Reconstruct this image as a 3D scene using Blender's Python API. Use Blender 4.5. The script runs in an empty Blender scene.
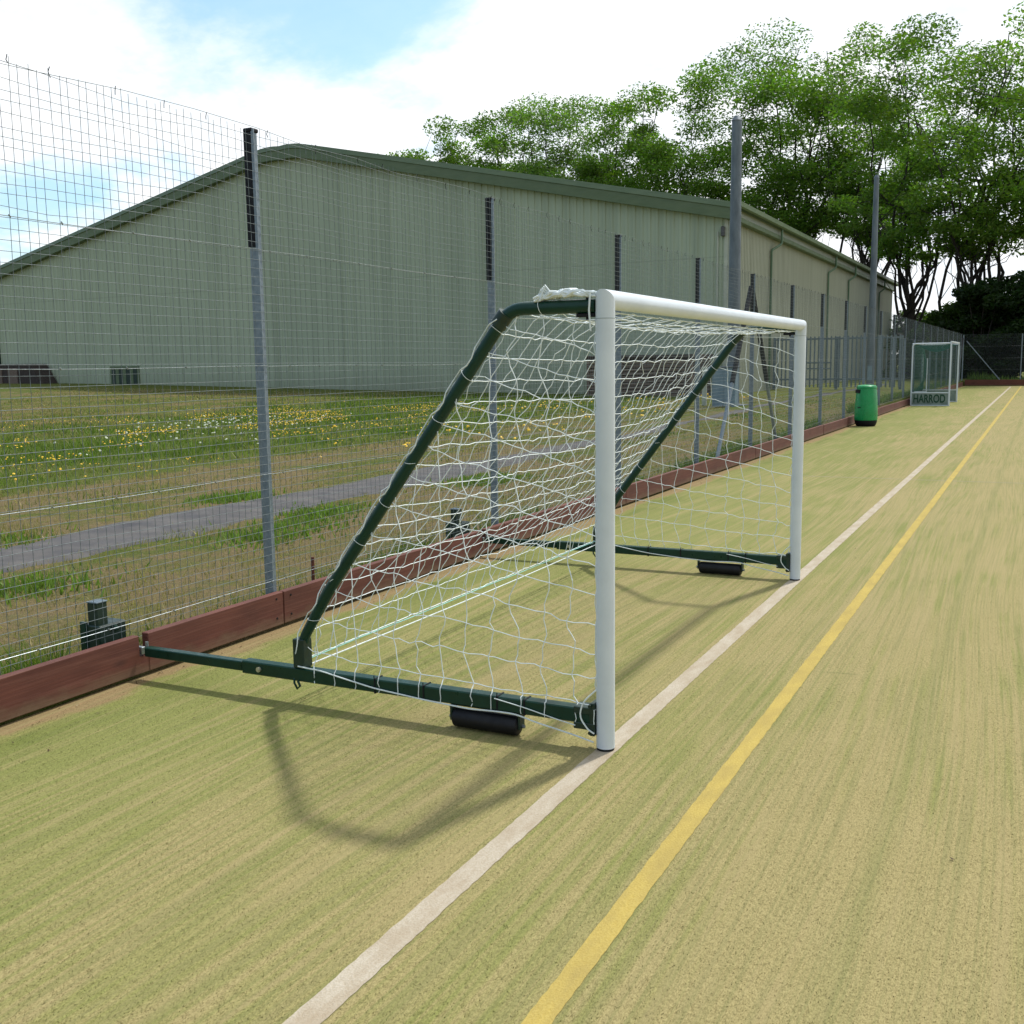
import bpy, math, random
import numpy as np
from mathutils import Vector, Matrix
random.seed(11); rng = np.random.default_rng(5)
sc = bpy.context.scene
col = sc.collection
PI = math.pi

# ------------------------------------------------------------------ measured layout (metres)
Y1, Y2 = 3.976, 7.778        # near and far goal post
GH = 1.88                    # goal height
BX = -2.576                  # face of the kickboard
BZ = .226                    # its top
FX = -2.66                   # fence line
PY0, PS = 5.13, 3.0375       # first post in view and post spacing
FH = 2.99                    # fence height
YE = 68.0                    # far end of the pitch

# ------------------------------------------------------------------ mesh builder
class MB:
    def __init__(s): s.v = []; s.f = []; s.m = []
    def add(s, vs, fs, mi=0):
        b = len(s.v); s.v += [tuple(p) for p in vs]; s.f += [tuple(b+i for i in f) for f in fs]; s.m += [mi]*len(fs)
    def box(s, x0, x1, y0, y1, z0, z1, mi=0, M=None):
        vs = [(x, y, z) for z in (z0, z1) for y in (y0, y1) for x in (x0, x1)]
        if M is not None: vs = [M @ Vector(p) for p in vs]
        s.add(vs, [(0,2,3,1),(4,5,7,6),(0,1,5,4),(2,6,7,3),(0,4,6,2),(1,3,7,5)], mi)
    def bbox(s, x0, x1, y0, y1, z0, z1, b=.004, mi=0, M=None):
        # box with chamfered edges
        vs = []; 
        for sx, X in ((-1, x0), (1, x1)):
            for sy, Y in ((-1, y0), (1, y1)):
                for sz, Z in ((-1, z0), (1, z1)):
                    vs += [(X, Y-sy*b, Z-sz*b), (X-sx*b, Y, Z-sz*b), (X-sx*b, Y-sy*b, Z)]
        if M is not None: vs = [M @ Vector(p) for p in vs]
        def i(sx, sy, sz, k): return ((sx*2+sy)*2+sz)*3+k
        F = []
        for a in (0, 1):
            q = [i(a,0,0,0), i(a,1,0,0), i(a,1,1,0), i(a,0,1,0)]; F.append(q if a else q[::-1])
            q = [i(0,a,0,1), i(1,a,0,1), i(1,a,1,1), i(0,a,1,1)]; F.append(q[::-1] if a else q)
            q = [i(0,0,a,2), i(1,0,a,2), i(1,1,a,2), i(0,1,a,2)]; F.append(q if a else q[::-1])
        for a in (0, 1):
            for c in (0, 1):
                F.append([i(a,c,0,0), i(a,c,1,0), i(a,c,1,1), i(a,c,0,1)])
                F.append([i(a,0,c,0), i(a,1,c,0), i(a,1,c,2), i(a,0,c,2)])
                F.append([i(0,a,c,1), i(1,a,c,1), i(1,a,c,2), i(0,a,c,2)])
        for a in (0, 1):
            for c in (0, 1):
                for d in (0, 1): F.append([i(a,c,d,0), i(a,c,d,1), i(a,c,d,2)])
        s.add(vs, F, mi)
    def tube(s, pts, r, n=6, mi=0, caps=True, ph=0):
        pts = [Vector(p) for p in pts]; N = len(pts)
        rs = r if isinstance(r, (list, tuple)) else [r]*N
        t0 = (pts[1]-pts[0]).normalized()
        u = t0.orthogonal().normalized()
        if abs(t0.z) < .9: u = (Vector((0,0,1)) - t0*t0.z).normalized()
        vs = []
        for k in range(N):
            a = pts[max(k-1, 0)]; b = pts[min(k+1, N-1)]
            t = b-a
            t = t.normalized() if t.length > 1e-9 else t0
            u = (u - t*u.dot(t))
            u = u.normalized() if u.length > 1e-6 else t.orthogonal().normalized()
            w = t.cross(u)
            for q in range(n):
                an = 2*PI*(q+ph)/n
                vs.append(pts[k] + (u*math.cos(an)+w*math.sin(an))*rs[k])
        F = [(k*n+q, k*n+(q+1) % n, (k+1)*n+(q+1) % n, (k+1)*n+q) for k in range(N-1) for q in range(n)]
        if caps: F += [tuple(range(n))[::-1], tuple((N-1)*n+q for q in range(n))]
        s.add(vs, F, mi)
    def ring(s, c, ax, R, r, n=12, m=4, sx=1.0):
        c = Vector(c); ax = Vector(ax).normalized(); u = ax.orthogonal().normalized(); w = ax.cross(u)
        vs = []
        for k in range(n):
            a = 2*PI*k/n; d = u*math.cos(a)+w*math.sin(a)
            for q in range(m):
                b = 2*PI*q/m; vs.append(c + d*(R+r*math.cos(b)) + ax*r*math.sin(b))
        s.add(vs, [(k*m+q, k*m+(q+1) % m, ((k+1) % n)*m+(q+1) % m, ((k+1) % n)*m+q) for k in range(n) for q in range(m)])
    def lathe(s, prof, c=(0,0), n=32, mi=0):
        vs = []
        for r, z in prof:
            for k in range(n):
                a = 2*PI*k/n; vs.append((c[0]+r*math.cos(a), c[1]+r*math.sin(a), z))
        F = [(i*n+k, i*n+(k+1) % n, (i+1)*n+(k+1) % n, (i+1)*n+k) for i in range(len(prof)-1) for k in range(n)]
        F += [tuple(range(n))[::-1], tuple((len(prof)-1)*n+k for k in range(n))]
        s.add(vs, F, mi)
    def build(s, name, mats, parent=None, smooth=False, loc=None):
        me = bpy.data.meshes.new(name); me.from_pydata(s.v, [], s.f)
        for m in (mats if isinstance(mats, (list, tuple)) else [mats]): me.materials.append(m)
        if any(s.m): me.polygons.foreach_set('material_index', s.m)
        if smooth:
            me.polygons.foreach_set('use_smooth', [True]*len(s.f))
            try: me.set_sharp_from_angle(angle=math.radians(40))
            except Exception: pass
        me.update()
        o = bpy.data.objects.new(name, me); col.objects.link(o)
        if parent is not None: put(o, parent)
        if loc: o.location = loc
        return o

def wloc(o):
    l = Vector(o.location)
    while o.parent: o = o.parent; l += o.location
    return l
def put(o, parent):                 # geometry is written in world metres: shift it so the parent's place is kept
    o.parent = parent
    o.location = -wloc(parent)
def tag(o, label=None, cat=None, group=None, kind=None):
    if label: o['label'] = label
    if cat: o['category'] = cat
    if group: o['group'] = group
    if kind: o['kind'] = kind
    return o
def thing(name, loc, label, cat, group=None):
    o = bpy.data.objects.new(name, None); o.empty_display_size = .3; col.objects.link(o); o.location = loc
    return tag(o, label, cat, group)
def recentre(o, c):
    c = Vector(c)
    o.data.transform(Matrix.Translation(-c)); o.location = c
    return o

# ------------------------------------------------------------------ materials
def newmat(name):
    m = bpy.data.materials.new(name); m.use_nodes = True
    nt = m.node_tree; nt.nodes.clear()
    out = nt.nodes.new('ShaderNodeOutputMaterial'); b = nt.nodes.new('ShaderNodeBsdfPrincipled')
    nt.links.new(b.outputs[0], out.inputs[0])
    return m, nt, b, out
class NT:
    def __init__(s, nt): s.nt = nt
    def n(s, t, **k):
        x = s.nt.nodes.new(t)
        for a, v in k.items(): setattr(x, a, v)
        return x
    def l(s, a, b): s.nt.links.new(a, b)
    def inp(s, node, i, v):
        if hasattr(v, 'links'): s.l(v, node.inputs[i])
        else: node.inputs[i].default_value = v
    def coord(s, out='Object'): return s.n('ShaderNodeTexCoord').outputs[out]
    def geo(s): return s.n('ShaderNodeNewGeometry').outputs['Position']
    def map(s, v, sc=(1,1,1), loc=(0,0,0), rot=(0,0,0)):
        m = s.n('ShaderNodeMapping'); s.l(v, m.inputs[0]); m.inputs['Scale'].default_value = sc
        m.inputs['Location'].default_value = loc; m.inputs['Rotation'].default_value = rot; return m.outputs[0]
    def noise(s, v, scale=1, detail=3, rough=.5, dist=0):
        x = s.n('ShaderNodeTexNoise'); s.l(v, x.inputs['Vector']); x.inputs['Scale'].default_value = scale
        x.inputs['Detail'].default_value = detail; x.inputs['Roughness'].default_value = rough; x.inputs['Distortion'].default_value = dist
        return x.outputs['Fac']
    def rng(s, v, a, b, c=0., d=1., smooth=False):
        x = s.n('ShaderNodeMapRange'); s.inp(x, 0, v)
        if smooth: x.interpolation_type = 'SMOOTHSTEP'
        for i, q in zip((1,2,3,4), (a, b, c, d)): x.inputs[i].default_value = q
        return x.outputs[0]
    def mix(s, f, a, b, mode='MIX'):
        x = s.n('ShaderNodeMix', data_type='RGBA', blend_type=mode); s.inp(x, 0, f)
        for i, q in ((6, a), (7, b)):
            if hasattr(q, 'links'): s.l(q, x.inputs[i])
            else: x.inputs[i].default_value = (*q, 1)
        return x.outputs[2]
    def math(s, op, a, b=0., c=0.):
        x = s.n('ShaderNodeMath', operation=op); s.inp(x, 0, a); s.inp(x, 1, b); s.inp(x, 2, c); return x.outputs[0]
    def bump(s, h, strength=.3, dist=.01):
        x = s.n('ShaderNodeBump'); s.l(h, x.inputs['Height']); x.inputs['Strength'].default_value = strength
        x.inputs['Distance'].default_value = dist; return x.outputs[0]
    def sep(s, v):
        x = s.n('ShaderNodeSeparateXYZ'); s.l(v, x.inputs[0]); return x.outputs
def simple(name, c1, c2=None, scale=8, rough=.5, metal=0., bump=.0, bscale=60, detail=4, spec=.5, stretch=(1,1,1), rvar=.1, lo=.35, hi=.65):
    m, nt, b, out = newmat(name); N = NT(nt); co = N.map(N.geo(), stretch)
    c2 = c2 or tuple(x*.8 for x in c1)
    f = N.rng(N.noise(co, scale, detail, .6), lo, hi)
    N.l(N.mix(f, c1, c2), b.inputs['Base Color'])
    N.l(N.rng(N.noise(co, scale*1.7, 3), .3, .7, rough-rvar, rough+rvar), b.inputs['Roughness'])
    b.inputs['Metallic'].default_value = metal; b.inputs['Specular IOR Level'].default_value = spec
    if bump: N.l(N.bump(N.noise(co, bscale, 3), bump, .004), b.inputs['Normal'])
    return m
M = {}
M['white_paint'] = simple('white_paint', (.66,.72,.78), (.60,.66,.72), 5, .38, bump=.05, bscale=90, rvar=.08)
M['green_paint'] = simple('green_paint', (.0015,.030,.019), (.003,.038,.025), 14, .36, spec=.35, rvar=.1, bump=.05)
M['green_dark'] = simple('green_dark', (.004,.022,.015), (.008,.03,.02), 14, .45)
M['black_rubber'] = simple('black_rubber', (.006,.006,.009), (.011,.011,.014), 20, .5, spec=.3)
M['galv'] = simple('galvanised_steel', (.16,.205,.25), (.25,.30,.345), 30, .5, metal=.35, detail=5)
M['wire'] = simple('galvanised_wire', (.10,.125,.135), (.16,.19,.20), 40, .6, metal=.1, spec=.3)
M['clip'] = simple('zinc_clip', (.30,.34,.36), (.20,.23,.25), 40, .3, metal=.5)
M['black_plastic'] = simple('black_plastic', (.005,.006,.009), (.011,.011,.015), 30, .6, spec=.25)
M['cord'] = simple('white_cord', (.80,.86,.87), (.68,.74,.75), 30, .8)
M['cord_cyan'] = simple('cyan_cord', (.25,.62,.58), (.35,.70,.66), 30, .7)
M['bin_green'] = simple('bin_green', (.004,.25,.065), (.006,.31,.09), 5, .3, rvar=.1)
M['mast'] = simple('mast_steel', (.095,.12,.145), (.15,.18,.21), 6, .5, metal=.2, stretch=(1,1,.3))
M['cabinet'] = simple('cabinet_steel', (.16,.24,.30), (.22,.30,.36), 5, .5)
M['trim_green'] = simple('trim_green', (.095,.140,.070), (.12,.165,.085), 1.5, .5, stretch=(1,1,4))
M['fascia'] = simple('fascia_pale', (.34,.36,.32), (.26,.29,.25), 1.5, .6, stretch=(1,.3,3))
M['pipe_green'] = simple('pipe_green', (.07,.13,.07), (.09,.16,.085), 3, .5)
M['pipe_pale'] = simple('pipe_pale', (.50,.52,.44), (.42,.45,.38), 3, .5)
M['roof'] = simple('roof_sheet', (.12,.17,.11), (.16,.21,.14), .6, .6)
M['shed_wood'] = simple('shed_wood', (.12,.085,.068), (.18,.135,.11), 9, .8, stretch=(.6,.6,6), detail=6)
M['shed_dark'] = simple('shed_dark', (.028,.018,.016), (.05,.035,.03), 6, .8)
M['palisade'] = simple('palisade_steel', (.12,.165,.195), (.17,.22,.25), 8, .55, metal=.15)
M['net_green'] = None
M['rust'] = simple('rust', (.16,.05,.03), (.10,.04,.025), 30, .9)
M['purple'] = simple('purple_pad', (.20,.15,.30), (.24,.18,.34), 8, .6)
M['asphalt'] = simple('asphalt', (.045,.044,.049), (.105,.096,.088), 3.2, .92, bump=.6, bscale=70, detail=9, lo=.3, hi=.7)
M['glass_dark'] = simple('dark_lens', (.05,.05,.05), (.08,.08,.08), 10, .2)
M['sideboard'] = simple('sideboard_grey', (.16,.21,.19), (.24,.30,.27), 6, .6)
M['lettering'] = simple('lettering_green', (.008,.05,.025), (.012,.07,.035), 10, .6)
M['bolt'] = simple('bolt_zinc', (.55,.52,.38), (.45,.44,.36), 60, .4, metal=.5)
M['petal_y'] = simple('petal_yellow', (.78,.52,.01), (.72,.42,.005), 6, .6)
M['petal_w'] = simple('petal_white', (.42,.46,.34), (.52,.55,.43), 6, .7)

def turf():
    m, nt, b, out = newmat('sanded_turf'); N = NT(nt); P = N.geo()
    x, y, z = N.sep(P)
    warp = N.noise(N.map(P, (.35,.05,1)), 1, 2)
    # gently waving brush marks along the pitch
    cv = N.n('ShaderNodeCombineXYZ'); N.l(N.math('ADD', x, N.math('MULTIPLY', warp, 1.6)), cv.inputs[0]); N.l(y, cv.inputs[1])
    V = cv.outputs[0]
    s1 = N.noise(N.map(V, (1.5,.10,1)), 1, 3, .5)
    s2 = N.noise(N.map(V, (13,.38,1)), 1, 3, .55)
    s3 = N.noise(N.map(V, (42,.9,1)), 1, 2, .5)
    big = N.noise(N.map(P, (.55,.30,1), (3.1,1.7,0)), 1, 4, .55)
    blotch = N.noise(N.map(P, (2.2,1.1,1)), 1, 4, .6)
    f = N.math('ADD', N.math('MULTIPLY', s1, .22), N.math('MULTIPLY', s2, .24))
    f = N.math('ADD', f, N.math('MULTIPLY', s3, .26))
    f = N.math('ADD', f, N.math('MULTIPLY', big, .24))
    f = N.math('ADD', f, N.math('MULTIPLY', blotch, .15))
    side = N.rng(x, -2.2, 1.2, .10, -.04)          # greener where fewer feet go, by the board
    f = N.math('ADD', f, side)
    gf = N.rng(f, .505, .665, 0, 1, True)
    sand = N.mix(N.noise(P, 5, 4), (.262,.212,.088), (.298,.242,.108))
    grn = N.mix(N.noise(P, 7, 4), (.148,.165,.040), (.190,.198,.056))
    c = N.mix(gf, sand, grn)
    c = N.mix(.15, c, (.178,.165,.070))
    # a brushed-up green seam and a strong green wheel track to the right
    tr = N.rng(N.math('ABSOLUTE', N.math('SUBTRACT', N.math('ADD', x, N.math('MULTIPLY', warp, .25)), 1.24)), .0, .06, 1, 0, True)
    c = N.mix(N.math('MULTIPLY', tr, .32), c, (.130,.150,.045))
    # loose sand gathered along the kickboard
    edge = N.math('ADD', x, N.math('MULTIPLY', N.noise(N.map(P, (1.5,1.4,1)), 1, 4, .6), -.42))
    sf = N.rng(edge, BX-.10, BX-.03, 1, 0, True)
    sandc = N.mix(N.noise(P, 30, 4), (.26,.18,.088), (.19,.13,.065))
    # lush fringe right beside the sand
    ge = N.math('MULTIPLY', N.rng(edge, BX-.03, BX+.03, 0, 1, True), N.rng(edge, BX+.03, BX+.35, 1, 0, True))
    ge = N.math('MULTIPLY', ge, N.rng(N.noise(N.map(P, (1,.8,1)), 1.2, 3), .42, .62))
    c = N.mix(N.math('MULTIPLY', ge, .75), c, (.085,.118,.022))
    c = N.mix(sf, c, sandc)
    # fibre grain
    g1 = N.noise(N.map(P, (1,.45,1)), 250, 3, .7)
    g2 = N.noise(N.map(P, (1,.55,1), (0,0,0), (0,0,.4)), 95, 3, .7)
    gg = N.math('ADD', N.math('MULTIPLY', g1, .6), N.math('MULTIPLY', g2, .4))
    c = N.mix(N.rng(gg, .42, .62, 0, .6), c, (1,1,1), 'SOFT_LIGHT')
    c = N.mix(N.rng(gg, .36, .52, .42, 0), c, (.12,.108,.042))
    s4 = N.noise(N.map(V, (75,.7,1)), 1, 2, .5)
    c = N.mix(N.rng(s4, .46, .62, 0, .34), c, (.150,.160,.058))
    s5 = N.noise(N.map(V, (22,.5,1), (5,5,0)), 1, 3, .6)
    c = N.mix(N.rng(s5, .52, .66, 0, .42), c, (.335,.268,.130))
    sc_ = N.noise(N.map(P, (1.2,9,1), (4,2,0), (0,0,.35)), 1, 3, .6)
    c = N.mix(N.math('MULTIPLY', N.rng(sc_, .64, .74, 0, .55), N.rng(N.noise(N.map(P, (.5,.5,1), (9,1,0)), 1, 2), .5, .62)), c, (.130,.140,.050))
    fl = N.noise(P, 420, 1, .5)
    c = N.mix(N.rng(fl, .73, .78, 0, .6), c, (.42,.38,.26))
    N.l(c, b.inputs['Base Color'])
    b.inputs['Roughness'].default_value = .95; b.inputs['Specular IOR Level'].default_value = .15
    h = N.math('ADD', gg, N.math('MULTIPLY', s3, .6))
    N.l(N.bump(h, .5, .006), b.inputs['Normal'])
    return m
M['turf'] = turf()
def linemat(name, a, bcol, dirt):
    m, nt, b, out = newmat(name); N = NT(nt); P = N.geo()
    g = N.noise(P, 150, 3, .7); g2 = N.noise(N.map(P, (3,1,1)), 4, 5, .65)
    c = N.mix(N.rng(g, .35, .65), a, bcol)
    c = N.mix(N.rng(g2, .38, .72, .10, .8), c, dirt)
    N.l(c, b.inputs['Base Color']); b.inputs['Roughness'].default_value = .95; b.inputs['Specular IOR Level'].default_value = .15
    N.l(N.bump(g, .6, .006), b.inputs['Normal'])
    return m
M['line_white'] = linemat('line_white', (.42,.36,.27), (.53,.475,.385), (.33,.255,.168))
M['line_yellow'] = linemat('line_yellow', (.43,.315,.076), (.52,.40,.118), (.335,.255,.086))
M['line_faint'] = linemat('line_faint', (.27,.245,.14), (.32,.29,.19), (.21,.185,.08))

def board_mat():
    m, nt, b, out = newmat('red_brown_board'); N = NT(nt); P = N.geo()
    oi = N.n('ShaderNodeObjectInfo').outputs['Random']
    cv = N.n('ShaderNodeVectorMath', operation='ADD'); N.l(P, cv.inputs[0])
    cc = N.n('ShaderNodeCombineXYZ'); N.l(N.math('MULTIPLY', oi, 13.), cc.inputs[1]); N.l(N.math('MULTIPLY', oi, 7.), cc.inputs[2]); N.l(cc.outputs[0], cv.inputs[1])
    V = cv.outputs[0]
    d = N.noise(N.map(V, (1,1.2,3)), 2, 3)
    w = N.n('ShaderNodeTexWave', wave_type='BANDS', bands_direction='Z'); N.l(N.map(V, (1,.10,1)), w.inputs['Vector'])
    w.inputs['Scale'].default_value = 14; w.inputs['Distortion'].default_value = 9; w.inputs['Detail'].default_value = 3; w.inputs['Detail Scale'].default_value = 1.2
    gr = N.noise(N.map(V, (8,1.5,60)), 1, 4, .65)
    c = N.mix(N.rng(d, .35, .65), (.092,.024,.015), (.135,.038,.024))
    c = N.mix(N.rng(w.outputs['Fac'], .55, 1, 0, .30), c, (.085,.026,.020))
    c = N.mix(N.rng(gr, .5, .75, 0, .45), c, (.24,.10,.07))
    # knots
    vo = N.n('ShaderNodeTexVoronoi', feature='F1'); N.l(N.map(V, (1,2.2,5.2)), vo.inputs['Vector']); vo.inputs['Scale'].default_value = 1
    c = N.mix(N.rng(vo.outputs['Distance'], .0, .14, .75, 0), c, (.05,.016,.014))
    zc = N.sep(P)[2]
    dirt = N.math('MULTIPLY', N.rng(N.math('ADD', zc, N.math('MULTIPLY', N.noise(N.map(P, (1,3,6)), 2, 5, .7), -.14)), -.05, .02, .7, 0), 1.)
    c = N.mix(dirt, c, (.17,.115,.065))
    sp = N.noise(N.map(V, (1,.5,42)), 1, 2, .5)
    c = N.mix(N.rng(sp, .70, .74, 0, .7), c, (.03,.012,.010))
    fade = N.noise(N.map(V, (1,.9,5)), 1.3, 4, .6)
    c = N.mix(N.rng(fade, .5, .75, 0, .22), c, (.19,.075,.048))
    N.l(c, b.inputs['Base Color']); b.inputs['Roughness'].default_value = .75
    N.l(N.bump(gr, .35, .004), b.inputs['Normal'])
    return m
M['board'] = board_mat()
def cladding():
    m, nt, b, out = newmat('green_cladding'); N = NT(nt); P = N.geo()
    a = N.noise(N.map(P, (.25,.25,.12)), 1, 4, .6)
    st = N.noise(N.map(P, (2.2,2.2,.05)), 1, 4, .6)
    c = N.mix(N.rng(a, .35, .65), (.420,.480,.365), (.375,.435,.330))
    c = N.mix(N.rng(st, .48, .72, 0, .6), c, (.26,.305,.225))
    zc = N.sep(P)[2]
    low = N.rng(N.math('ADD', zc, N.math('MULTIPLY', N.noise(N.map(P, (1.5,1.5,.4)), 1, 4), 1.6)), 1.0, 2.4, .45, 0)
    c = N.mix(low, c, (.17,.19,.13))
    lap = N.rng(N.math('ABSOLUTE', N.math('SUBTRACT', zc, 5.6)), .0, .035, .6, 0)
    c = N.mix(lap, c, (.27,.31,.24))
    N.l(c, b.inputs['Base Color']); b.inputs['Roughness'].default_value = .55; b.inputs['Specular IOR Level'].default_value = .35
    return m
M['clad'] = cladding()
def side_clad():
    m, nt, b, out = newmat('green_cladding_sunny_side'); N = NT(nt); P = N.geo()
    st = N.noise(N.map(P, (2.2,2.2,.05)), 1, 4, .6)
    c = N.mix(N.rng(st, .35, .75), (.40,.41,.32), (.33,.34,.26))
    N.l(c, b.inputs['Base Color']); b.inputs['Roughness'].default_value = .6
    return m
M['clad2'] = side_clad()
def meadow():
    m, nt, b, out = newmat('rough_grass_ground'); N = NT(nt); P = N.geo(); x, y, z = N.sep(P)
    n1 = N.noise(N.map(P, (.8,.5,1)), 1, 5, .6); n2 = N.noise(P, 5, 5, .65); n3 = N.noise(P, 40, 4, .7)
    straw = N.mix(N.rng(n3, .35, .65), (.21,.16,.080), (.135,.105,.052))
    grn = N.mix(N.rng(n3, .35, .65), (.10,.13,.024), (.07,.095,.017))
    # a lush belt between the path and the building
    belt = N.math('MULTIPLY', N.rng(x, -9.5, -11.5, 0, 1, True), N.rng(x, -24, -17, 0, 1, True))
    g = N.math('ADD', N.math('ADD', N.math('MULTIPLY', n1, .6), N.math('MULTIPLY', n2, .4)), N.math('MULTIPLY', belt, .16))
    far = N.rng(y, 12, 30, 0, .07)
    g = N.math('ADD', g, far)
    c = N.mix(N.rng(g, .46, .62, 0, 1, True), straw, grn)
    bare = N.math('MULTIPLY', N.rng(n2, .55, .75), N.rng(x, -6, -3.5, 0, .8))
    c = N.mix(bare, c, (.18,.14,.10))
    # dark green strip at the foot of the building
    c = N.mix(N.rng(y, 37.5, 41, 0, .7, True), c, (.11,.13,.025))
    N.l(c, b.inputs['Base Color']); b.inputs['Roughness'].default_value = 1; b.inputs['Specular IOR Level'].default_value = .1
    N.l(N.bump(n3, .8, .04), b.inputs['Normal'])
    return m
M['meadow'] = meadow()
def attr_leaf(name, trans=.35, tint=(1,1,1), tmul=1.6):
    m, nt, b, out = newmat(name); N = NT(nt)
    a = N.n('ShaderNodeAttribute', attribute_name='tone').outputs['Color']
    c = N.mix(1., a, tint, 'MULTIPLY')
    N.l(c, b.inputs['Base Color']); b.inputs['Roughness'].default_value = .55; b.inputs['Specular IOR Level'].default_value = .25
    t = N.n('ShaderNodeBsdfTranslucent'); N.l(N.mix(1., c, (tmul*.9, tmul*1.15, tmul*.42), 'MULTIPLY'), t.inputs[0])
    mx = N.n('ShaderNodeMixShader'); mx.inputs[0].default_value = trans
    N.l(b.outputs[0], mx.inputs[1]); N.l(t.outputs[0], mx.inputs[2]); N.l(mx.outputs[0], out.inputs[0])
    return m
M['leaf'] = attr_leaf('leaves', .42)
M['blade'] = attr_leaf('grass_blades', .25)
M['bark'] = simple('bark', (.022,.018,.015), (.045,.037,.030), 3, .9, stretch=(3,3,.6), detail=6)

# ------------------------------------------------------------------ ground
def gz(x, y):
    def ss(a, b, v):
        t = min(1, max(0, (v-a)/(b-a))); return t*t*(3-2*t)
    z = .05 + .25*ss(8, 40, y) + .56*ss(10, 57, -x)*ss(20, 45, y)
    return z
def grid(xs, ys, fz):
    b = MB(); b.v = [(x, y, fz(x, y)) for y in ys for x in xs]; nx = len(xs)
    b.f = [(j*nx+i, j*nx+i+1, (j+1)*nx+i+1, (j+1)*nx+i) for j in range(len(ys)-1) for i in range(nx-1)]; b.m = [0]*len(b.f)
    return b
def frange(a, b, s):
    n = max(1, round((b-a)/s)); return [a+(b-a)*i/n for i in range(n+1)]
def terr(x, y):
    if x > -2.62 and -30 < y < YE+.1: return -.08
    h = gz(x, y)
    if x > -2.62: h = .25 if y > YE+.1 else -.05
    return h + .018*math.sin(x*3.1+y*1.7)*math.sin(y*2.3-x) * (1 if x > -30 else 0)
xs = [-3000,-800,-300,-150,-90] + frange(-70, -14, 2) + frange(-13.5, -2.75, .35) + [-2.625, -2.60, 0, 40, 80, 150, 400, 3000]
ys = [-1500,-300,-80,-30.1] + frange(-30, -2, 4) + frange(-1.6, 22, .4) + frange(23, 67, 1.5) + [YE+.05, YE+.12] + frange(70, 130, 6) + [200, 400, 1000, 3000]
g = grid(xs, ys, terr).build('ground', M['meadow'], smooth=True); tag(g, kind='structure')
tag(grid([-2.60, 62], frange(-29.9, YE, 5), lambda x, y: 0).build('sports_pitch', M['turf']), kind='structure')
def strip(name, x0, x1, y0, y1, mat, z=.002, jag=.004, step=.03, along='Y', fine_to=14):
    b = MB(); t = y0; pr = None; vs = []
    while t <= y1+1e-6:
        ja = (random.random()-.5)*2*jag; jb = (random.random()-.5)*2*jag
        vs += [(x0+ja, t, z), (x1+jb, t, z)] if along == 'Y' else [(t, x0+ja, z), (t, x1+jb, z)]
        t += step if t < fine_to else 1.0
    n = len(vs)//2
    b.add(vs, [(2*i, 2*i+1, 2*i+3, 2*i+2) if along == 'Y' else (2*i, 2*i+2, 2*i+3, 2*i+1) for i in range(n-1)])
    return tag(b.build(name, mat), kind='structure')
strip('pitch_marking_white', -.036, .050, -4, YE-1.2, M['line_white'], jag=.0022)
strip('pitch_marking_yellow', .492, .560, -4, YE-.4, M['line_yellow'], jag=.0025)
strip('pitch_marking_crossing', 15.0, 15.06, -1.6, 60, M['line_faint'], z=.0012, along='X', fine_to=-99)
# path: a ragged asphalt strip beside the fence
b = MB(); vs = []
for y in frange(-4, 60, .25):
    t = min(1, max(0, (y-12)/10)); a = -6.80+.48*t; c_ = -5.46+.05*t
    nar = min(1, max(0, (y-14)/6)); md = (a+c_)/2; a += (md-.25-a)*nar; c_ += (md+.25-c_)*nar
    a += .10*math.sin(y*1.3)+.12*(random.random()-.5)+.05; c_ += .09*math.sin(y*.9+2)+.14*(random.random()-.5)-.05
    for k in range(9):
        x = a+(c_-a)*k/8; vs.append((x, y, max(terr(x, y), gz(x, y))+(.016 if 0 < k < 8 else -.03)))
n = len(vs)//9
b.add(vs, [(9*i+k, 9*i+k+1, 9*i+k+10, 9*i+k+9) for i in range(n-1) for k in range(8)])
tag(b.build('path', M['asphalt'], smooth=True), kind='structure')

# ------------------------------------------------------------------ grass, flowers
def scatter_blades(name, n, region, hfun, tones, width=.006, mat='blade', wsc=1.0):
    x, y = region(n); n = len(x)
    ang = rng.uniform(0, 2*PI, n); h = hfun(x, y)*rng.uniform(.5, 1.3, n)
    w = (width*rng.uniform(.6, 1.4, n))*wsc*np.clip(y/8, 1, 4)
    z = np.array([gz(a, b) for a, b in zip(x, y)])-.02
    lx = rng.normal(0, .45, n)*h; ly = rng.normal(0, .45, n)*h
    V = np.empty((n, 3, 3)); dx = np.cos(ang)*w; dy = np.sin(ang)*w
    V[:, 0] = np.c_[x-dx, y-dy, z]; V[:, 1] = np.c_[x+dx, y+dy, z]; V[:, 2] = np.c_[x+lx, y+ly, z+h+.02]
    T = tones(x, y)
    return tri_object(name, V, T, M[mat])
def tri_object(name, V, T, mat, quads=False):
    n = len(V); k = V.shape[1]
    me = bpy.data.meshes.new(name)
    me.vertices.add(n*k); me.vertices.foreach_set('co', V.reshape(-1).astype(np.float32))
    me.loops.add(n*k); me.loops.foreach_set('vertex_index', np.arange(n*k, dtype=np.int32))
    me.polygons.add(n); me.polygons.foreach_set('loop_start', np.arange(0, n*k, k, dtype=np.int32))
    me.polygons.foreach_set('loop_total', np.full(n, k, dtype=np.int32))
    ca = me.color_attributes.new('tone', 'FLOAT_COLOR', 'POINT')
    C4 = np.ones((n, k, 4), np.float32); C4[:, :, :3] = T[:, None, :]
    ca.data.foreach_set('color', C4.reshape(-1))
    me.materials.append(mat); me.update(calc_edges=True); me.validate()
    o = bpy.data.objects.new(name, me); col.objects.link(o); return o
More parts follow.
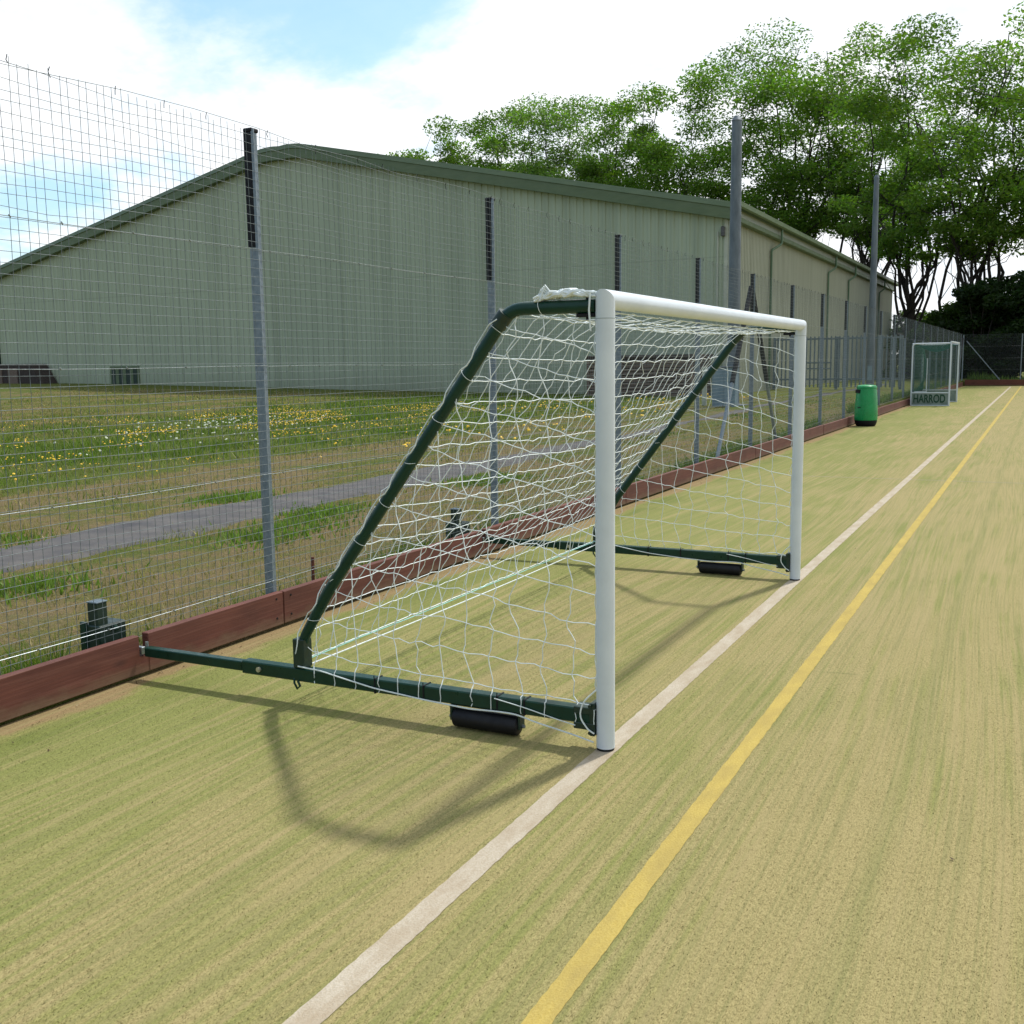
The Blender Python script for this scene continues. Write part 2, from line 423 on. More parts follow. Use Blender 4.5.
def vnoise(x, y, s, seed):          # cheap smooth value noise
    r = np.random.default_rng(seed); G = r.random((64, 64))
    u = x*s+100; v = y*s+100; i = np.floor(u).astype(int); j = np.floor(v).astype(int); fu = u-i; fv = v-j
    fu = fu*fu*(3-2*fu); fv = fv*fv*(3-2*fv)
    g = lambda a, b: G[a % 64, b % 64]
    return (g(i,j)*(1-fu)+g(i+1,j)*fu)*(1-fv)+(g(i,j+1)*(1-fu)+g(i+1,j+1)*fu)*fv
def reg_field(n):
    y = 1.5 + 38*rng.random(n)**1.7; x = -2.75 - (5 + y*.95)*rng.random(n)
    onp = (x < -5.55-.35*vnoise(x, y, 1.6, 12)) & (x > -6.75+.35*vnoise(x, y, 1.6, 13))
    keep = ~onp | (rng.random(n) < .03)
    dens = vnoise(x, y, 1.3, 3)
    keep &= rng.random(n) < (.25 + .9*dens)
    return x[keep], y[keep]
def lush(x, y):
    b = np.clip((-x-9.0)/2.0, 0, 1)*np.clip((x+26)/6, 0, 1)
    near = np.exp(-((x+5.2)**2)/.12)*np.clip(vnoise(x, y, .8, 9)*2.2-.9, 0, 1)
    return np.clip(b*.75 + near + (vnoise(x, y, .7, 4)-.5)*.9, 0, 1)
def tones_field(x, y):
    L = lush(x, y)+rng.normal(0, .18, len(x)); r = rng.random((len(x), 1))
    straw = np.array([.31,.25,.12])*(.6+.7*r); grn = np.array([.105,.155,.024])*(.6+.9*r)
    f = np.clip((L-.22)/.35, 0, 1)[:, None]
    return straw*(1-f)+grn*f
def h_field(x, y):
    return (.026+.10*lush(x, y)*np.clip((-x-6.5)/3, .35, 1)+.03*vnoise(x, y, 2.0, 7))
tag(scatter_blades('meadow_grass', 170000, reg_field, h_field, tones_field), kind='stuff', label='dry and green rough grass behind the mesh fence', cat='grass')
# weeds along the foot of the fence and in tufts by the path edge
def reg_edge(n):
    y = 2 + 60*rng.random(n)**1.6; x = FX-.08-np.abs(rng.normal(0, .10, n))
    k = vnoise(x*0, y, .9, 21) > .42
    return x[k], y[k]
tag(scatter_blades('fence_weeds', 14000, reg_edge, lambda x, y: .10+.14*vnoise(x*0, y, 1.1, 5), lambda x, y: np.array([.12,.17,.03])*(.6+.9*rng.random((len(x),1)))), kind='stuff', label='green weeds growing along the foot of the mesh fence', cat='weeds')
def reg_tuft(n):
    cx = np.array([-4.9,-5.15,-4.75,-6.9,-7.0,-5.2,-4.9,-5.0]); cy = np.array([5.1,4.6,7.6,6.3,9.8,9.2,8.2,12.5])
    k = rng.integers(0, len(cx), n); return cx[k]+rng.normal(0, .22, n), cy[k]+rng.normal(0, .30, n)
tag(scatter_blades('weed_tufts', 5200, reg_tuft, lambda x, y: .065+0*x, lambda x, y: np.array([.13,.20,.035])*(.6+.9*rng.random((len(x),1))), width=.012), kind='stuff', label='low green weeds creeping over the edges of the path', cat='weeds')
def flowers(name, n, region, mat, r0, hh, label):
    x, y = region(n); n = len(x); z = np.array([gz(a, b) for a, b in zip(x, y)])+hh*rng.uniform(.6, 1.25, n)
    r = r0*rng.uniform(.7, 1.4, n); b = MB()
    tilt = rng.normal(0, .5, (n, 2))
    for i in range(n):
        c = Vector((x[i], y[i], z[i])); nn = Vector((tilt[i,0], tilt[i,1]-.5, 1)).normalized(); u = nn.orthogonal().normalized(); w = nn.cross(u)
        ring = [c + (u*math.cos(a)+w*math.sin(a))*r[i] - nn*r[i]*.3 for a in (0, PI/3, 2*PI/3, PI, 4*PI/3, 5*PI/3)]
        b.add([c]+ring, [(0, 1+q, 1+(q+1) % 6) for q in range(6)])
    return tag(b.build(name, mat), label, 'flowers', kind='stuff')
def reg_y(n):
    k = rng.integers(0, 5, n)
    cx = np.array([-13.5,-14.5,-17.5,-15.5,-14.5])[k]; cy = np.array([14.,17.,21.,25.,20.])[k]
    x = cx+rng.normal(0, 2.2, n); y = cy+rng.normal(0, 3.0, n)
    m = (x < -8.2) & (y > 8) & (vnoise(x, y, .9, 31) > .63) & (y < 30); return x[m], y[m]
flowers('yellow_flowers', 8500, reg_y, M['petal_y'], .0145, .20, 'bright yellow wild flowers scattered in the green belt of the meadow')
def reg_y2(n):
    x = -7.2-6*rng.random(n); y = 16+22*rng.random(n); m = vnoise(x, y, .7, 33) > .5; return x[m], y[m]
flowers('yellow_flowers', 500, reg_y2, M['petal_y'], .028, .14, 'sparse yellow flowers near the brown slatted shed')
def reg_w(n):
    k = rng.random(n) < .75
    x = np.where(k, rng.normal(-14.8, .9, n), rng.normal(-12.0, .8, n)); y = np.where(k, rng.normal(18.5, 1.5, n), rng.normal(15, 2, n))
    return x, y
flowers('white_flowers', 200, reg_w, M['petal_w'], .021, .30, 'pale white umbel flowers at the right end of the yellow ones')

def pile():
    n = 420000; y = 1.35+8.0*rng.random(n)**1.5; x = rng.uniform(-2.5, 4.6, n)
    k = ((x < -.040) | (x > .054)) & ((x < .488) | (x > .564)) & (x < 1.6+y*.25) & (x > 1.55-y*1.42-.2) & (rng.random(n) < np.clip((9.2-y)/5.5, 0, 1)) & (x > BX+.06+.12*rng.random(n))
    x, y = x[k], y[k]; n = len(x); a = rng.uniform(0, 2*PI, n); w = .0011*rng.uniform(.7, 1.5, n); h = .0031*rng.uniform(.5, 1.6, n)
    V = np.empty((n, 3, 3)); V[:, 0] = np.c_[x-np.cos(a)*w, y-np.sin(a)*w, 0*x]; V[:, 1] = np.c_[x+np.cos(a)*w, y+np.sin(a)*w, 0*x]
    V[:, 2] = np.c_[x+rng.normal(0, .004, n), y+rng.normal(.003, .004, n), h]
    return tri_object('turf_pile', V, np.ones((n, 1))*np.array([.2,.2,.08]), M['turf'])
tag(pile(), 'short sandy green artificial grass fibres in the foreground', 'turf', kind='stuff')
def litter():
    n = 420; x = np.where(rng.random(n) < .75, BX+.03+np.abs(rng.normal(0, .10, n)), rng.uniform(BX, 3.2, n)); y = 1.2+22*rng.random(n)**1.4
    r = .006*rng.uniform(.5, 1.8, n); V = np.empty((n, 4, 3)); a = rng.uniform(0, 2*PI, n); z = .002+rng.random(n)*.006
    for k, (u, v) in enumerate(((-1,0),(0,-.5),(1,0),(0,.5))):
        V[:, k] = np.c_[x+r*(u*np.cos(a)-v*np.sin(a)), y+r*(u*np.sin(a)+v*np.cos(a)), z+(k == 0)*.006]
    T = np.where(rng.random((n, 1)) < .7, np.array([[.06,.035,.018]]), np.array([[.38,.34,.24]]))*rng.uniform(.6, 1.3, (n, 1))
    return tri_object('leaf_litter', V, T, M['blade'])
tag(litter(), 'scraps of dead leaf and grit lying on the pitch by the kickboard', 'litter', kind='stuff')

# ------------------------------------------------------------------ kickboards
kb = thing('kickboard', (BX-.02, 0, 0), 'long low red-brown timber kickboard running along the left edge of the pitch', 'kickboard')
def board(y0, y1, notch=()):
    b = MB(); e = .004; x0, x1 = BX-.045, BX; j = random.uniform(-.004, .004)
    z0 = .022; zt = BZ+random.uniform(-.003, .003)
    cuts = [y0+e]+[c for nn in notch for c in nn]+[y1-e]
    for a, c in zip(cuts[::2], cuts[1::2]): b.bbox(x0+j, x1+j, a, c, z0, zt, .004)
    for a, c in notch: b.box(x0+j+.003, x1+j-.003, a-.002, c+.002, z0+.002, .112)
    return b.build('board', M['board'], kb)
yb = PY0-3*PS
while yb < YE-1:
    nt = [(q-.026, q+.034) for q in (Y1, Y2) if yb < q < yb+PS]
    board(yb, min(yb+PS, YE-.05), nt); yb += PS
b = MB()
for y, z in ((5.06,.19),(5.06,.07),(5.20,.19),(5.20,.07),(8.12,.19),(8.23,.07)):
    b = MB(); b.tube([(BX-.002, y, z), (BX+.004, y, z)], .007, 8); b.build('screw_head', M['black_plastic'], kb)
kb2 = thing('kickboard', (0, YE+.02, 0), 'dark red-brown timber kickboard across the far end of the pitch', 'kickboard')
x = -2.5
while x < 40:
    q = MB(); q.bbox(x+.004, x+PS-.004, YE, YE+.05, .02, .36, .004); q.build('board', M['board'], kb2); x += PS

# ------------------------------------------------------------------ mesh fences
def mesh_panel_mb(L, H0, H1, seed, wr=.0013):
    r = random.Random(seed); b = MB(); n = int(round(L/.055))
    for i in range(n):                       # verticals, gently wavy near the top
        y = (i+.5)*L/n; pts = []
        for k in range(5):
            z = H0+(H1-H0)*k/4; pts.append((r.uniform(-.004, .004)*(k > 2)*1.5, y+r.uniform(-.011, .011)*(k > 2), z-(.0 if k < 4 else r.uniform(0, .03))))
        b.tube(pts, wr, 4, caps=False)
    m = int(round((H1-H0)/.05))
    for j in range(m+1):
        z = H0+(H1-H0)*j/m; amp = .017 if z > 2.3 else .004
        pts = [(.003, L*k/6, z+(r.uniform(-amp, amp) if 0 < k < 6 else 0) - (.02*math.sin(PI*k/6) if j == m else 0)) for k in range(7)]
        b.tube(pts, wr if j < m else wr*1.2, 4, caps=False)
    fs = len(b.f)
    for zl in (.29, .95, 1.60, 2.28):        # line wires with hog rings
        b.tube([(.007, L*k/8, zl+.004*math.sin(k)) for k in range(9)], .0019, 5, caps=False)
    b.m[fs:] = [1]*(len(b.f)-fs)
    return b
def clips_mb(L, seed):
    r = random.Random(seed); b = MB()
    for zl in (.29, .95, 1.60, 2.28):
        y = r.uniform(.05, .25)
        while y < L:
            b.tube([(.010, y-.004, zl+.006), (.012, y+.002, zl-.003), (.010, y+.004, zl-.007)], .0034, 5); y += r.uniform(.28, .46)
    return b
def ties_mb(L, seed, zt):
    r = random.Random(seed); b = MB(); y = .1
    while y < L-.05:
        b.tube([(.006, y, zt+.002), (-.002, y+r.uniform(-.004, .004), zt-.02), (.004, y+r.uniform(-.01, .012), zt-r.uniform(.03, .06))], .0022, 5); y += r.uniform(.14, .55)
    return b
def full_panel(v):
    b = mesh_panel_mb(PS, BZ-.02, FH-.01, 40+v)
    for mi, q in ((1, clips_mb(PS, 90+v)), (2, ties_mb(PS, 60+v, FH-.01))): b.add(q.v, q.f, mi)
    return b
def post_mb():
    b = MB(); w, d = .052, .052
    b.bbox(-w/2, w/2, -d/2, d/2, 0, FH-.035, .004)
    b.bbox(w/2-.002, w/2+.018, -d/2-.004, -d/2+.004, .22, FH-.02, .001)     # flat retaining bar on the pitch side
    return b
def sleeve_mb():
    b = MB(); b.bbox(-.030, .022, -.032, -.0265, 2.30, FH-.035, .001); b.bbox(-.033, .033, -.034, .034, FH-.036, FH-.012, .006)
    for k in range(9): b.box(-.028, .018, -.0335, -.032, 2.34+k*.065, 2.345+k*.065)
    return b
fence = thing('mesh_fence', (FX, PY0, 0), 'tall grey wire mesh fence on square steel posts, along the left side', 'fence')
proto = {}
def part(name, mesh_obj_key, mb, mat, parent, world, rz=0, smooth=False):
    if mesh_obj_key in proto: o = proto[mesh_obj_key].copy(); col.objects.link(o)
    else: o = mb().build(name, mat, smooth=smooth); proto[mesh_obj_key] = o
    o.parent = parent; o.location = Vector(world)-wloc(parent); o.rotation_euler = (0, 0, rz); return o
k0, k1 = -2, 20
for k in range(k0, k1+1):
    y = PY0+k*PS
    p = part('post', 'post', post_mb, M['galv'], fence, (FX-.01, y, .0))
    part('post_sleeve', 'sleeve', sleeve_mb, M['black_plastic'], p, (FX-.01, y, .0))
    if k < k1:
        v = k % 3
        part('mesh_panel', f'panel{v}', lambda: full_panel(v), [M['wire'], M['clip'], M['black_plastic']], fence, (FX+.030, y, 0))
# last post at the corner and the braces
part('post', 'post', post_mb, M['galv'], fence, (FX-.01, YE+.05, 0))
for (yb_, yt_) in ((PY0+4*PS-2.0, PY0+4*PS-.03), (PY0+4*PS+2.1, PY0+4*PS+.03), (YE-3, YE-.05)):
    q = MB(); q.tube([(FX-.03, yb_, .05), (FX-.03, yt_, 2.75)], .030, 8); q.build('brace', M['galv'], fence, smooth=True)
    q = MB(); m_ = .45; q.tube([(FX-.03, yb_+(yt_-yb_)*m_, .05+2.7*m_), (FX-.03, yt_, 2.77)], .040, 8); q.build('brace_sleeve', M['black_plastic'], fence, smooth=True)
fence2 = thing('mesh_fence', (0, YE+.1, 0), 'wire mesh fence across the far end, in front of the dark shrubs', 'fence')
for k in range(0, 12):
    x = -2.60+k*PS
    part('post', 'post', post_mb, M['galv'], fence2, (x+PS, YE+.12, 0), rz=-PI/2)
    part('mesh_panel', f'panel{k%3}', None, M['wire'], fence2, (x, YE+.09, 0), rz=-PI/2)
q = MB(); q.tube([(-2.5, YE+.14, 2.6), (-.6, YE+.14, .3)], .028, 8); q.build('brace', M['galv'], fence2, smooth=True)

# ------------------------------------------------------------------ the goal
goal = thing('football_goal', (0, (Y1+Y2)/2, 0), 'white goal with dark green side bars standing on the white line nearest the camera', 'goal')
R_ = .0385; ZC = GH-R_
def post(yc, sgn):                              # sgn -1 near, +1 far; mitred to the crossbar
    n = 36; b = MB(); vs = []
    for z in (.012, .6, 1.2):
        for k in range(n): a = 2*PI*k/n; vs.append((R_*math.cos(a), yc+R_*math.sin(a), z))
    for k in range(n): a = 2*PI*k/n; vs.append((R_*math.cos(a), yc+R_*math.sin(a), ZC+sgn*R_*math.sin(a)))
    b.add(vs, [(i*n+k, i*n+(k+1) % n, (i+1)*n+(k+1) % n, (i+1)*n+k) for i in range(3) for k in range(n)])
    o = b.build('post', M['white_paint'], goal, smooth=True)
    q = MB(); q.lathe([(.036, 0), (.037, .014)], (0, yc), 28); q.build('end_cap', M['black_plastic'], o)
    q = MB(); q.lathe([(R_+.0006, ZC-.075), (R_+.0006, ZC-.073)], (0, yc), 36); q.build('seam', M['sideboard'], o)
post(Y1, -1); post(Y2, 1)
n = 36; b = MB(); vs = []
for (yc, s_) in ((Y1, -1), (Y2, 1)):
    for k in range(n):
        a = 2*PI*k/n; vs.append((R_*math.cos(a), yc+s_*R_*math.sin(a), ZC+R_*math.sin(a)))
b.add(vs, [(k, (k+1) % n, n+(k+1) % n, n+k) for k in range(n)]); b.build('crossbar', M['white_paint'], goal, smooth=True)
def arcpts(pts, rad=.12, seg=6):
    out = [Vector(pts[0])]
    for a, p, c in zip(pts, pts[1:], pts[2:]):
        a, p, c = Vector(a), Vector(p), Vector(c); u = (a-p); w = (c-p); r = min(rad, u.length*.45, w.length*.45); u.normalize(); w.normalize()
        s, e = p+u*r, p+w*r
        for k in range(seg+1):
            t = k/seg; out.append(s*(1-t)**2+p*2*t*(1-t)+e*t*t)
    out.append(Vector(pts[-1])); return out
def tube_path(yc):
    return arcpts([(-.04, yc, 1.818), (-.42, yc, 1.818), (-1.38, yc, .56), (-1.545, yc, .30), (-1.548, yc, .17)], .07)
def side(yc):
    b = MB(); b.bbox(-1.90, -.045, yc-.030, yc+.030, .108, .172, .005); o = b.build('side_bar', M['green_paint'], goal)
    b = MB(); b.bbox(-2.548, -1.905, yc-.024, yc+.024, .116, .164, .004); b.build('telescopic_end', M['green_paint'], o)
    b = MB(); b.tube([(-1.79, yc-.040, .140), (-1.79, yc+.036, .140)], .013, 12); b.tube([(-1.79, yc-.044, .140), (-1.79, yc-.036, .140)], .007, 8)
    b.build('bolt', M['bolt'], o, smooth=True)
    b = MB(); b.bbox(-.13, -.042, yc-.036, yc+.036, .150, .180, .003); b.bbox(-.13, -.042, yc-.037, yc+.037, .085, .113, .003); b.bbox(-.060, -.036, yc-.034, yc+.034, .06, .20, .003)
    for zz in (.19, .075): b.tube([(-.055, yc-.045, zz), (-.055, yc+.045, zz)], .007, 8)
    b.build('clamp', M['green_dark'], o)
    b = MB(); b.bbox(-2.66, -2.575, yc-.012, yc+.012, .12, .16, .003); b.tube([(-2.55, yc, .16), (-2.55, yc, .19)], .009, 8); b.build('end_lug', M['clip'], o)
    for xx in (-1.12, -.86, -.49, -.36):        # cable ties
        q = MB(); q.bbox(xx-.004, xx+.004, yc-.033, yc+.033, .105, .175, .001); q.tube([(xx, yc-.034, .172), (xx+.01, yc-.05, .195)], .0022, 4); q.build('cable_tie', M['black_plastic'], o)
    # ballast roller
    z0, rr = .046, .043
    r = MB(); pr = [(-.716, rr*.72), (-.709, rr*.95), (-.700, rr), (-.41, rr), (-.40, rr*.95), (-.393, rr*.72)]
    r.tube([(x, yc-.005, z0) for x, _ in pr], [q for _, q in pr], 24); ro = r.build('roller', M['black_rubber'], goal, smooth=True)
    q = MB()
    for xx in (-.727, -.392): q.bbox(xx, xx+.010, yc-.030, yc+.020, .035, .106, .002)
    q.bbox(-.727, -.382, yc-.014, yc+.014, .0995, .1075, .001); q.build('bracket', M['green_dark'], ro)
    q = MB(); q.tube([(-.740, yc-.005, z0), (-.37, yc-.005, z0)], .008, 8); q.build('axle', M['clip'], ro)
    # bent back tube
    p = tube_path(yc)
    t = MB(); t.tube(p, [(.0275 if q.z > .45 else .0245) for q in p], 16); to = t.build('back_tube', M['green_paint'], goal, smooth=True)
    s = MB(); s.bbox(-1.580, -1.515, yc-.034, yc+.034, .174, .315, .004); s.build('socket', M['green_dark'], to)
    s = MB(); s.tube([(-1.585, yc-.02, .13), (-1.575, yc-.036, .10), (-1.555, yc-.04, .075), (-1.54, yc-.038, .09), (-1.553, yc-.038, .115)], .006, 6); s.build('retaining_hook', M['green_paint'], to, smooth=True)
    s = MB(); e = [q for q in p if -.60 < q.x < -.40][:6]
    s.tube([(-.475, yc, 1.752), (-.435, yc, 1.800)], .036, 14); s.build('elbow_collar', M['green_dark'], to, smooth=True)
    s = MB(); s.bbox(-.12, -.04, yc-.012, yc+.012, 1.775, 1.790, .002); s.tube([(-.075, yc, 1.765), (-.075, yc, 1.86)], .007, 8); s.build('fixing_plate', M['black_plastic'], to)
side(Y1); side(Y2)
# the near frame's hinge posts stand behind the fence: a thing of its own
for (yy, lab) in ((Y1-.10, 'dark green steel anchor bracket behind the kickboard at the near side bar'), (Y2-.10, 'dark green steel anchor bracket behind the kickboard at the far side bar')):
    hb = thing('anchor_bracket', (-2.76, yy, .03), lab, 'bracket', 'green anchor brackets behind the kickboard')
    q = MB(); q.bbox(-2.815, -2.745, yy-.035, yy+.035, .03, .40, .004); q.build('upright', M['green_dark'], hb)
    q = MB(); q.bbox(-2.818, -2.742, yy-.038, yy+.038, .40, .408, .002); q.build('cap', M['palisade'], hb)
    q = MB(); q.bbox(-2.85, -2.725, yy-.045, yy+.135, .10, .285, .006); q.build('housing', M['green_dark'], hb)
    q = MB(); q.bbox(-2.855, -2.835+.02, yy-.055, yy-.035, .02, .30, .002); q.tube([(-2.72, yy+.05, .27), (-2.70, yy+.05, .25)], .012, 8); q.build('pin', M['green_paint'], hb)
q = MB(); q.tube([(-2.78, 5.70, .0), (-2.775, 5.70, .33)], .011, 8)
tag(recentre(q.build('metal_stake', M['rust'], smooth=True), (-2.78, 5.7, 0)), 'thin rusty stake sticking up behind the fence right of the nearest post', 'stake')

# ------------------------------------------------------------------ the net
net = thing('goal_net', (-.8, (Y1+Y2)/2, .15), 'slack white knotted string net draped over the nearest goal', 'net')
CR = .0022; G = .122
rn = random.Random(4)
def string(b, P, r=CR, wob=.007, per=4, plane=None):
    out = []
    for a, c in zip(P, P[1:]):
        a, c = Vector(a), Vector(c); d = c-a; L = d.length
        if L < 1e-4: continue
        o = Vector((rn.gauss(0, wob)*.8, rn.gauss(0, wob)*.8, rn.gauss(0, wob)*.8)); o -= d*(o.dot(d)/(L*L)); k = min(1, L/G)
        out.append(a)
        for s_ in range(1, per): t = s_/per; out.append(a+d*t+o*math.sin(2*PI*t)*k+o*.5*math.sin(PI*t)*k)
    out.append(Vector(P[-1])); b.tube(out, r, 4, caps=False)
def ztop(x):
    if x > -.42: return 1.805
    if x > -1.38: return 1.805+(x+.42)*(1.245/.96)
    return .56-(-1.38-x)*(.30/.165)
def side_net(yc, sg):
    b = MB(); knots = MB(); nx, nz = 13, 14; pos = {}
    drift = [rn.gauss(0, .012) for _ in range(40)]
    for i in range(nx):
        dx = 0
        for j in range(nz):
            x = -.045-G*.985*i-.0; z = .175+G*j*(1 if j < 9 else 1)
            dx = dx*.5+rn.gauss(0, .010)
            tl = .05+.24*min(1, max(0, z-.2)/.9); zz = z+rn.gauss(0, .005)+tl*(-x)-.02*(j > 1)
            xx = min(-.042, x+dx+.015*(-1)**j*(1 if i%2 else .6)+.01*math.sin(i*.7)) if i else -.042
            yy = yc+sg*(.012*math.sin(i*.9)*math.sin(j*.6)+rn.gauss(0, .004))
            if (zz < ztop(xx)-.02 and xx > -1.535): pos[i, j] = Vector((xx, yy, zz))
    # verticals
    ends = []
    for i in range(nx):
        P = [pos[i, j] for j in range(nz) if (i, j) in pos]
        if not P: continue
        x = P[-1].x; P.append(Vector((x, yc, ztop(x)+.01))) ; ends.append(P[-1])
        P.insert(0, Vector((P[0].x+.004, yc+sg*.033, .174))); P.insert(0, Vector((P[0].x, yc+sg*.0335, .112)))
        string(b, P)
    for j in range(nz):
        P = [pos[i, j] for i in range(nx) if (i, j) in pos]
        if not P: continue
        z = P[-1].z+.03
        xb = -.42-(1.825-z)*(.96/1.265) if z > .56 else (-1.38-(.56-z)*(.165/.26) if z > .30 else -1.548)
        P.append(Vector((xb, yc, z))); ends.append(P[-1]); string(b, P, wob=.004)
    for p in pos.values(): knots.add([p+Vector(q)*.0042 for q in ((1,0,0),(-1,0,0),(0,1,0),(0,-1,0),(0,0,1),(0,0,-1))], [(0,2,4),(2,1,4),(1,3,4),(3,0,4),(2,0,5),(1,2,5),(3,1,5),(0,3,5)])
    b.add(knots.v, knots.f); o = b.build('side_net', M['cord'], net)
    return o
side_net(Y1, -1); side_net(Y2, 1)
# roof and back panel
prof = [(-.03, 1.80), (-.13, 1.80), (-.25, 1.803), (-.40, 1.800)]
L = math.hypot(.96, 1.265); nb = int(L/G)
for k in range(1, nb+1): t = k*G/L; prof.append((-.42-.96*t, 1.80-1.24*t))
prof += [(-1.44, .44), (-1.515, .32), (-1.54, .18)]
NR = len(prof); NC = int(round((Y2-Y1)/G)); b = MB(); pos = {}
def inside_(s): return min(1, max(0, (s-.12)/.1))
for j in range(NR):
    ax = 0
    for i in range(NC+1):
        v = i/NC; s = j/(NR-1); sag = (4*v*(1-v))**.85; no = .034*inside_(s)
        x, z = prof[j]; inside = math.sin(PI*min(1, max(0, (s-.12)/.88)))
        roof = max(0, 1-abs(s-.12)/.16)
        x += sag*.12*inside-no*.8; z += no*.6-sag*(.050*inside+.045*roof)
        ax = ax*.7+rn.gauss(0, .006)
        jit = 0 if i in (0, NC) else 1
        edge = 0 if j in (0, NR-1) else 1
        pos[i, j] = Vector((x+rn.gauss(0, .006)*jit*edge, Y1+(Y2-Y1)*v+(ax+.014*math.sin(j*1.7+i*.5))*jit*edge, z+rn.gauss(0, .0045)*jit*edge))
for i in range(NC+1): string(b, [pos[i, j] for j in range(NR)], wob=.006)
for j in range(NR): string(b, [pos[i, j] for i in range(NC+1)], wob=.0025, r=CR*(1.25 if j in (0, NR-1) else 1))
for p in pos.values(): b.add([p+Vector(q)*.0042 for q in ((1,0,0),(-1,0,0),(0,1,0),(0,-1,0),(0,0,1),(0,0,-1))], [(0,2,4),(2,1,4),(1,3,4),(3,0,4),(2,0,5),(1,2,5),(3,1,5),(0,3,5)])
b.build('back_net', M['cord'], net)
# loops round the tubes and the edge ropes
def along(p, step):
    out = []; acc = 0; last = p[0]
    for a, c in zip(p, p[1:]):
        d = (c-a).length; t = step-acc
        while t < d: out.append((a+(c-a)*(t/d), (c-a).normalized())); t += step
        acc = (acc+d) % step
    return out
for yc, sg in ((Y1, -1), (Y2, 1)):
    p = tube_path(yc); b = MB(); A = along(p, .118)
    for c_, t_ in A[1::2]:
        ax = (t_+Vector((rn.gauss(0, .35), rn.gauss(0, .1), rn.gauss(0, .35)))).normalized(); b = MB(); b.ring(c_, ax, .0300, .0014, 14, 4); b.build('lashing_loop', M['cord'], net)
    # rope weaving down the outer side of the back tube
    b = MB(); pts = []
    for k, (c_, t_) in enumerate(along(p, .039)):
        if c_.x > -.44: continue
        nrm = Vector((-t_.z, 0, t_.x)); nrm = nrm if nrm.x < 0 else -nrm
        ph = .55+.45*math.sin(k*1.05+1); pts.append(c_ + nrm*(.036*math.sin(ph*1.5)+.003*rn.random()) + Vector((0, sg*.038*math.cos(ph*1.5), 0)))
    b.tube(pts, .0030, 6); b.build('edge_rope', M['cord'], net, smooth=True)
    # bottom rope pegged along the side bar
    b = MB(); pts = [(-1.55, yc-.036*1, .185), (-1.50, yc-.037, .182), (-1.42, yc-.035, .178), (-1.3, yc-.036, .158), (-1.12, yc-.038, .132), (-.86, yc-.037, .112), (-.62, yc-.038, .101), (-.49, yc-.037, .108), (-.40, yc-.036, .108), (-.30, yc-.037, .085), (-.2, yc-.036, .068), (-.12, yc-.038, .055), (-.04, yc-.035, .036)]
    pts = [(x, y, z) for x, y, z in pts]
    b.tube(arcpts(pts, .03, 2), .0036, 6); 
    b.tube(arcpts([(-.5, yc-.037, .165), (-.36, yc-.040, .145), (-.2, yc-.038, .112), (-.12, yc-.04, .10)], .05, 3), .0024, 5)
    b.tube(arcpts([(-.03, yc-.03, .26), (-.085, yc-.042, .205), (-.10, yc-.045, .14), (-.06, yc-.045, .09), (-.035, yc-.04, .075)], .04, 4), .0034, 6)
    b.build('bottom_rope', M['cord'], net, smooth=True)
b = MB(); b.tube([(-1.53, Y1+.03+(Y2-Y1-.06)*k/8, .180-.012*math.sin(PI*k/8)) for k in range(9)], .0036, 6); b.build('back_rope', M['cord'], net, smooth=True)
b = MB(); b.tube([(-1.55, Y1+.03+(Y2-Y1-.06)*k/8, .200-.002*math.sin(PI*k/8)+.003*math.sin(k*2)) for k in range(9)], .0026, 6)
o = b.build('back_rope', M['cord_cyan'], net, smooth=True); o['label'] = 'turquoise rope along the foot of the net'
# bunched net lying on the near top tube
b = MB(); rb = random.Random(9)
for s_ in range(9):
    pts = []; off = rb.uniform(-.014, .014)
    for k in range(15):
        t = k/14; x = -.30+.27*t; pts.append((x, Y1+off+.008*math.sin(k*1.3+s_)-.008, 1.850+.020*math.sin(PI*t)*rb.uniform(.5, 1)+.008*math.sin(s_*1.7+k)+.012*t))
    b.tube(pts, [.0045+.005*math.sin(PI*k/14) for k in range(15)], 6)
for s_ in range(4):
    b.tube([(-.30+.01*s_, Y1-.01*s_, 1.843), (-.268+.006*s_, Y1-.02, 1.885+.006*s_), (-.235+.01*s_, Y1-.005*s_, 1.850)], [.004, .007, .003], 6)
b.tube([(-.05, Y1-.035, 1.868), (-.052, Y1-.042, 1.80), (-.048, Y1-.036, 1.72)], .004, 6)
b.build('bunched_net', M['cord'], net, smooth=True)

# ------------------------------------------------------------------ litter bin
bn = thing('litter_bin', (-2.24, 27.05, 0), 'tall round-topped green plastic litter bin with black base beside the kickboard', 'bin')
cx, cy = -2.24, 27.05
q = MB(); q.lathe([(.205,0),(.225,.015),(.245,.05),(.262,.12),(.262,.145)], (cx, cy)); q.build('base', M['black_plastic'], bn, smooth=True)
q = MB(); q.lathe([(.268,.145),(.272,.2),(.268,.4),(.258,.6),(.243,.78),(.228,.90)], (cx, cy)); bo = q.build('body', M['bin_green'], bn, smooth=True)
q = MB(); q.lathe([(.228,.90),(.235,.905),(.237,.935),(.226,.965),(.19,.985),(.10,.995),(.02,.998)], (cx, cy)); q.build('lid', M['bin_green'], bn, smooth=True)
q = MB(); Mx = Matrix.Translation((cx, cy, 0)) @ Matrix.Rotation(math.radians(-142), 4, 'Z'); q.bbox(.20, .252, -.09, .09, .80, .885, .004, M=Mx); q.build('opening', M['black_plastic'], bo)
q = MB()
for a in (-120, 150): q.box(.255, .275, -.04, .04, .45, .47, M=Matrix.Translation((cx, cy, 0)) @ Matrix.Rotation(math.radians(a), 4, 'Z'))
q.build('latch', M['black_plastic'], bo)

